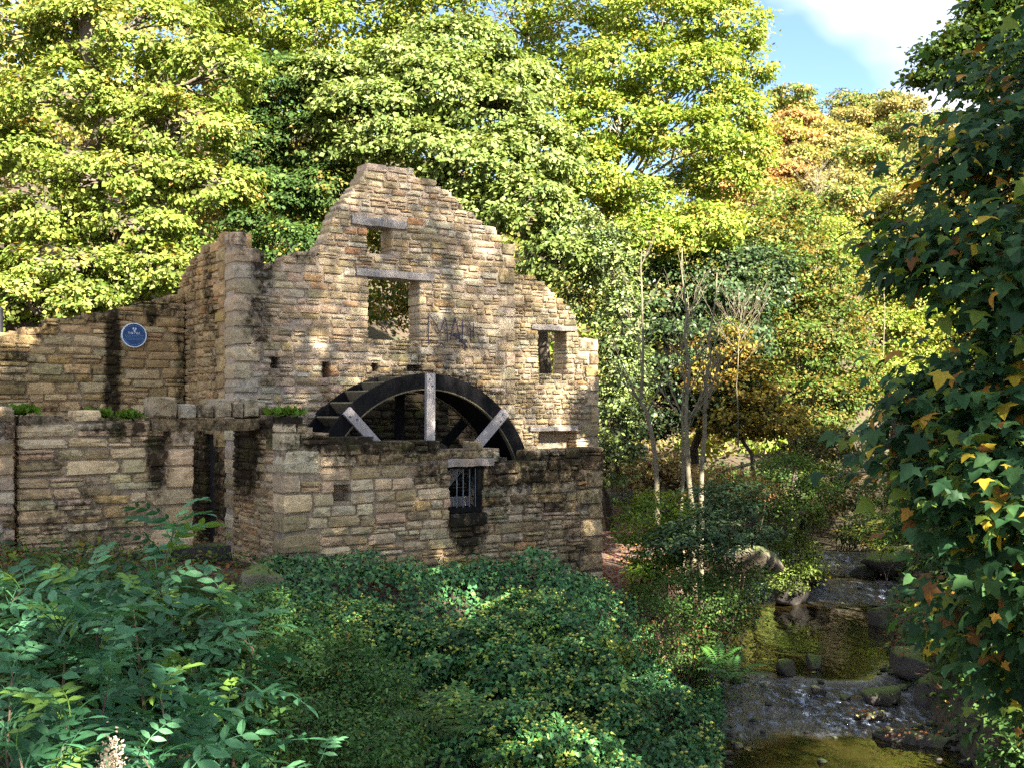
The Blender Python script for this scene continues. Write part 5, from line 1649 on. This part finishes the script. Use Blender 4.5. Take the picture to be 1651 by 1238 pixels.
# unseen trees, right bank and rear, placed and thinned for shade over the mill
for i, (x, y, blobs) in enumerate(((9.5, -4.5, [(8.2, -4, 8.5, 3.0, 2.6, 2.6), (10.6, -4.6, 12, 3.2, 2.8, 2.8), (7.2, -3.6, 12.5, 2.8, 2.4, 2.4), (9.4, -4, 16, 3.0, 2.6, 2.6), (12.5, -4.5, 16, 2.6, 2.6, 2.4), (6.4, -4.6, 9.0, 2.2, 2.2, 2.0), (10.6, -4.4, 19, 2.4, 2.2, 2.0)]),
                                   (15, 7, [(13.6, 7, 1.6, 2.6, 2.6, 2.4), (15.5, 7.6, 4.6, 2.8, 2.8, 2.6), (12.2, 6.4, 5.0, 2.4, 2.4, 2.2), (14.4, 7, 7.6, 2.4, 2.4, 2.0)]),
                                   (17.5, 14, [(16.4, 14, .8, 2.6, 2.6, 2.2), (18.6, 14.4, 3.2, 2.8, 2.8, 2.4), (15.4, 12.6, 4.2, 2.4, 2.4, 2.2), (17.6, 14, 5.6, 2.4, 2.4, 1.8)]),
                                   (6, 0.5, [(3.6, .6, 8.8, 2.2, 1.6, 2.0), (6, 1, 9.6, 2.2, 1.6, 2.2), (5, .8, 12.6, 2.4, 1.8, 2.2), (7.6, 1, 13.2, 2.4, 1.8, 2.4), (6.4, 1, 15.6, 2.0, 1.6, 1.8)]),
                                   (11.5, 1, [(9, 1, 10.2, 2.4, 2.0, 2.4), (12, 1, 11, 2.6, 2.0, 2.4), (14.6, 1, 12, 2.6, 2.0, 2.2), (9.4, 1, 6.9, 2.2, 2.0, 1.8), (12.4, 1, 7.4, 2.4, 2.0, 1.8)]),
                                   (11, -.5, [(10, -.4, 15, 2.4, 1.8, 2.2), (12.8, -.4, 15.8, 2.6, 1.8, 2.2), (15, -.5, 15.5, 2.2, 1.8, 2.2), (11.2, -.5, 19, 2.4, 1.8, 2.2), (13.8, -.5, 19.4, 2.4, 1.8, 2.0), (12.4, -.5, 22, 2.0, 1.6, 1.6), (9.2, -.5, 18, 1.8, 1.6, 1.8), (17.4, -.5, 15.5, 2.2, 1.8, 2.2), (16.6, -.5, 19, 2.0, 1.8, 2.0)]),
                                   (20.5, 13.5, [(16.5, 13.5, 10, 2.4, 2.2, 2.2), (19.5, 13.5, 10.4, 2.6, 2.2, 2.4), (22.5, 13.5, 11, 2.6, 2.2, 2.4), (25.2, 13.5, 11.6, 2.4, 2.2, 2.2), (19, 13.5, 13, 2.0, 2.0, 1.6), (24, 13.5, 7.4, 2.4, 2.2, 2.2), (21, 13.5, 7, 2.4, 2.2, 2.2), (13.6, 13.6, 9.2, 2.2, 2.0, 2.0), (11.2, 13.8, 7.2, 2.0, 2.0, 1.8), (14.2, 13.6, 6.6, 2.0, 2.0, 1.8)]))):
    make_tree("alder_tree", ["tall alder behind the viewpoint shading the mill", "alder on the right bank outside the view", "upstream alder on the right bank outside the view", "tall poplar-like alder behind the near sycamore outside the view", "broad unseen alder right of the viewpoint shading the gable", "airy unseen birch right of the viewpoint dappling the gable with sun", "tall alder on the right bank outside the view shading the bend"][i], (x, y, float(ground_z(x, y))), blobs, G_MID, (108 if i != 5 else 250) * len(blobs), 14, .34, .32 if i != 5 else .135, .3, seed=400 + i, low=-1, twigs=6, shell=.2, cam_bias=0, bough=0 if i == 5 else 11)

# ------------------------------------------------------------------ rocks, rail, posts and other small things
def rock(name, label, c, size, mat, seed=0, rz=0, cat="rock", group=None, pw=.6):
    nu, nv = 28, 18
    a = np.linspace(0, 2 * np.pi, nu, endpoint=False); b = np.linspace(-np.pi / 2, np.pi / 2, nv)
    A, Bb = np.meshgrid(a, b)
    sp = lambda x: np.sign(x) * np.abs(x) ** pw
    V = np.stack([sp(np.cos(Bb)) * sp(np.cos(A)), sp(np.cos(Bb)) * sp(np.sin(A)), sp(np.sin(Bb))], -1).reshape(-1, 3)
    V *= (1 + .24 * fbm(V[:, 0] + seed * 3.1, V[:, 1], V[:, 2], 2.1, seed, 4))[:, None]
    rr = np.random.default_rng(seed + 900)
    for _ in range(9):                                     # split faces
        q = unit(rr.normal(size=3) * (1, 1, .8)); dd = rr.uniform(.62, .86); t_ = V @ q
        V = V - np.where(t_ > dd, t_ - dd, 0)[:, None] * q
    V = V * np.asarray(size) / 2
    V = V + .012 * np.stack([fbm(V[:, 0] + q_, V[:, 1], V[:, 2], 9, seed + q_) for q_ in range(3)], -1)
    idx = np.arange(nu * nv).reshape(nv, nu)
    Fc = np.stack([idx[:-1], np.roll(idx[:-1], -1, 1), np.roll(idx[1:], -1, 1), idx[1:]], -1).reshape(-1, 4)
    o = obj(name, mesh(name, V, Fc, mat, smooth=True), None, c, (0, 0, rz))
    return tag(o, label, cat, group)


def on_water(u, v, dz=0.0):
    Yv = 18.0
    for _ in range(8): Yv = F * -(float(water_z(Yv)) + dz) / (v - VH)
    return np.array([(u - CX) / F * Yv, Yv, float(water_z(Yv)) + dz])


for i, (u, v, sx, sy, sz, dz, mt, rz, lb) in enumerate((
        (1455, 1006, 1.3, 1.1, .75, .12, ROCK_MOSS, .3, "mossy boulder at the right side of the upper pool"),
        (1510, 1088, 1.9, 1.3, .62, .14, ROCK_MOSS, .35, "long green mossy ledge on the right of the lower rapids"),
        (1575, 1128, 2.1, 1.5, .5, .10, ROCK_MOSS, .2, "flat leaf-strewn moss shelf right of the lower rapids"),
        (1610, 1190, 1.5, 1.3, .8, .2, ROCK_MOSS, .1, "rounded mossy hump at the bottom right"),
        (1268, 1085, .34, .3, .3, .05, ROCK_MOSS, .5, "small mossy stone in the left of the rapids"),
        (1312, 1076, .30, .28, .34, .05, ROCK_MOSS, .9, "small upright mossy stone in the middle of the rapids"),
        (1318, 1117, .26, .22, .18, .03, ROCK_WET, .2, "wet brown stone below the two mossy stones in the rapids"),
        (1361, 1128, .18, .14, .12, .02, ROCK_WET, .7, "tiny wet stone right of the brown stone"),
        (1402, 1158, .62, .3, .14, .02, ROCK_WET, -.2, "dark leaf-covered stone at the edge of the lower pool"),
        (1425, 1130, .7, .45, .3, .06, ROCK_MOSS, .2, "low mossy rock at the tip of the ledge"),
        (1475, 1195, 1.1, .34, .2, .03, ROCK_WET, -.55, "long dark stone slanting across the lower pool"),
        (1272, 965, .95, .8, .8, .25, ROCK_WET, .1, "dark wet rock face on the left of the cascade"),
        (1305, 940, .8, .7, .5, .15, ROCK_WET, .4, "wet stone above the left cascade"),
        (1440, 905, 1.9, 1.2, .8, .35, ROCK_MOSS, .25, "mossy block ledge on the right above the cascade"),
        (1490, 880, 1.6, 1.0, .7, .75, ROCK_MOSS, .2, "upper mossy block behind the ledge on the right"),
        (1395, 925, .8, .5, .3, .05, ROCK_WET, .2, "wet shelf stone in the narrow of the stream"))):
    rock("rock", lb, on_water(u, v, 0) + (0, 0, dz), (sx, sy, sz), mt, i, rz, pw=.68)
rl = np.random.default_rng(72)
P = []
for (u, v, dz, sx, sy, n_) in ((1510, 1088, .42, 1.7, 1.1, 60), (1575, 1128, .34, 1.9, 1.3, 110), (1610, 1190, .58, 1.2, 1.0, 50), (1440, 905, .72, 1.6, 1.0, 40), (1402, 1158, .09, .5, .3, 24), (1475, 1195, .13, .9, .3, 30), (1455, 1006, .46, 1.0, .9, 26)):
    c_ = on_water(u, v, 0)
    for _ in range(n_): P.append(c_ + np.array([rl.uniform(-.45, .45) * sx, rl.uniform(-.45, .45) * sy, dz + rl.uniform(-.02, .03)]))
P = np.array(P)
V, Fc, Cc = leaf_arrays(OVAL, P, np.array([0, -.1, 1]) + rl.normal(0, .35, P.shape), rl.normal(0, 1, P.shape), rl.uniform(.05, .11, len(P)), palette(G_FALL + [((.45, .36, .12), 3)], len(P), rl))
tag(obj("rock_leaves", mesh("rock_leaves", V, Fc, LEAF, Cc)), "fallen yellow and brown leaves lying on the mossy rocks", "leaves", kind="stuff")
rp = np.random.default_rng(71)
pm = MB()
for i in range(210):
    Yp = rp.uniform(13, 18) if i < 150 else rp.uniform(22.5, 28.5)
    side = rp.random()
    tx = rp.normal(-1.55, .3) if side < .72 else rp.normal(1.6, .25) if side < .9 else rp.uniform(-1.2, 1.2)
    k_ = rp.uniform(.03, .11) * (1 if abs(tx) > 1.1 else .7)
    V = np.array([(math.cos(a) * math.cos(b), math.sin(a) * math.cos(b), math.sin(b)) for b in (-.9, 0, .8) for a in np.linspace(0, 5.24, 6)] + [(0, 0, 1)]) * (1 + rp.normal(0, .16, (19, 1))) * (k_, k_ * rp.uniform(.6, 1), k_ * rp.uniform(.4, .8))
    Fq = [(q * 6 + j, q * 6 + (j + 1) % 6, q * 6 + 6 + (j + 1) % 6, q * 6 + 6 + j) for q in range(2) for j in range(6)] + [(12 + j, 12 + (j + 1) % 6, 18) for j in range(6)]
    xx = float(stream_x(Yp)) + tx
    pm.add(V + np.array([xx, Yp, max(float(water_z(Yp)), float(ground_z(xx, Yp)) + .01) + .2 * k_]), Fq)
tag(pm.build("gravel", ROCK_WET), "wet gravel and pebbles along the shallows of the stream", "gravel", kind="stuff")
c = W(1205, 902, 20.2); rock("rock_slab", "grey sandstone slab jutting from the left bank above the stream", c, (1.3, 1.2, .62), ROCK_PALE, 31, .5, pw=.35)
c = W(422, 926, 13.6); rock("boulder", "pale lichened boulder lying at the foot of the doorway", c - (0, 0, .1), (.62, .5, .5), ROCK_LICHEN, 33, .3, pw=.7)
for i, (u, v, Y, sx, lb) in enumerate(((1040, 768, 27.5, 1.7, "sunlit pale earth bank left of the leftmost ash pole's foot"), (1092, 765, 28.3, 1.5, "sunlit pale earth bank right of the leftmost ash pole"))):
    rock("earth_bank", lb, W(u, v, Y) - (0, 0, .1), (sx * .8, 1.0, .8), EARTH, 40 + i, .2 + i, "earth bank", None, .9)
G_DRY = [((.36, .27, .14), 5), ((.28, .20, .09), 3), ((.16, .16, .05), 2), ((.24, .12, .06), 1)]
bush("dry_grass_clump", "pale dried grass and bracken over the earth bank beside the path", base_at(1060, 27.3), PB([(1025, 752, 27, 34, 24), (1070, 748, 27.4, 34, 22), (1010, 775, 26.6, 26, 16), (1100, 765, 27, 30, 16)]), G_DRY, 300, 13, .12, .10, 16, shape=DIAMOND, jit=.9)
# step in the doorway
P_ = M(-3.95, .55, -2.14)
st = MB(); st.box((0, 0, 0), (1.45, .5, .22), None, (.17, .13, .09), .97); so_ = obj("stone_step", mesh("stone_step", np.concatenate(st.v), st.f, ROCK_WET), None, P_, (0, 0, TH))
tag(so_, "dark worn stone step in the doorway", "step")
# low rail fence by the path
fr = empty("rail_fence", W(1120, 790, 27.5), "low weathered wooden rail fence at the far end of the path", "fence")
a0, a1 = W(1112, 772, 27.5), W(1232, 742, 30.5)
fb = np.array(fr.location)
m_ = MB(); m_.tube([a0 - fb, (a0 + a1) / 2 - fb, a1 - fb], .05, 7); m_.build("rail", BARK_PALE, fr)
for t in (.03, .35, .68, .97):
    q = a0 + (a1 - a0) * t - fb; m_ = MB(); m_.tube([q - (0, 0, .7), q + (0, 0, .12)], .05, 7); m_.build("post", BARK_PALE, fr)
# post at the left edge and pale wall beyond
q = W(0.5, 500, 17.4)
pt = empty("iron_post", (q[0], q[1], -1.7), "black post at the left edge in front of the plaque wall", "post")
m_ = MB(); h_ = q[2] + 1.7; m_.tube([(0, 0, 0), (0, 0, h_)], .045, 10); m_.build("shaft", BLACK_PAINT_SHADE, pt)
m_ = MB(); m_.tube([(0, 0, h_), (0, 0, h_ + .03), (0, 0, h_ + .05)], [.05, .045, .01], 10); m_.build("cap", BLACK_PAINT_SHADE, pt)
q = W(40, 525, 23.0)
pw_ = empty("parapet_wall", (q[0], q[1], 1.0), "pale sunlit block parapet beyond the plaque wall at the far left", "wall", rz=TH + .15)
for i in range(5):
    m_ = MB(); m_.box((-3.2 + i * .78, 0, .35 + .01 * (i % 2)), (.765, .3, .95), None, (.45, .40, .35)); b = m_.build("block", MORTAR, pw_)
# tufts of grass on the ruined tops
for i, (wl_w, u, v, y, lb) in enumerate(((door, 40, 664, .25, "bright grass tuft growing on the pier end of the doorway wall"), (door, 165, 670, .3, "small grass tuft on top of the doorway wall near the block"), (door, 215, 672, .3, "thin grass tuft just left of the square coping block"), (pit, 470, 668, .25, "small green tuft on the corner of the low wall"))):
    x, z = wl_w.loc(u, v); p = wl_w.o * (1, 1, 0) + wl_w.ax * x + wl_w.ay * y + np.array([0, 0, z])
    k = 130; D = np.array([0, 0, 1.0]) + rf.normal(0, .55, (k, 3)); D[:, 2] = np.abs(D[:, 2])
    V, Fc, Cc = leaf_arrays(DIAMOND, rf.normal(0, 1, (k, 3)) * (.09, .07, .005), rf.normal(0, 1, (k, 3)), D, rf.uniform(.06, .15, k), np.tile((.09, .17, .02), (k, 1)) * rf.uniform(.6, 1.3, (k, 1)))
    tag(obj("grass_tuft", mesh("grass_tuft", V * (1, 1, 1), Fc, LEAF, Cc), None, p), lb, "grass tuft", "grass tufts on the wall tops")
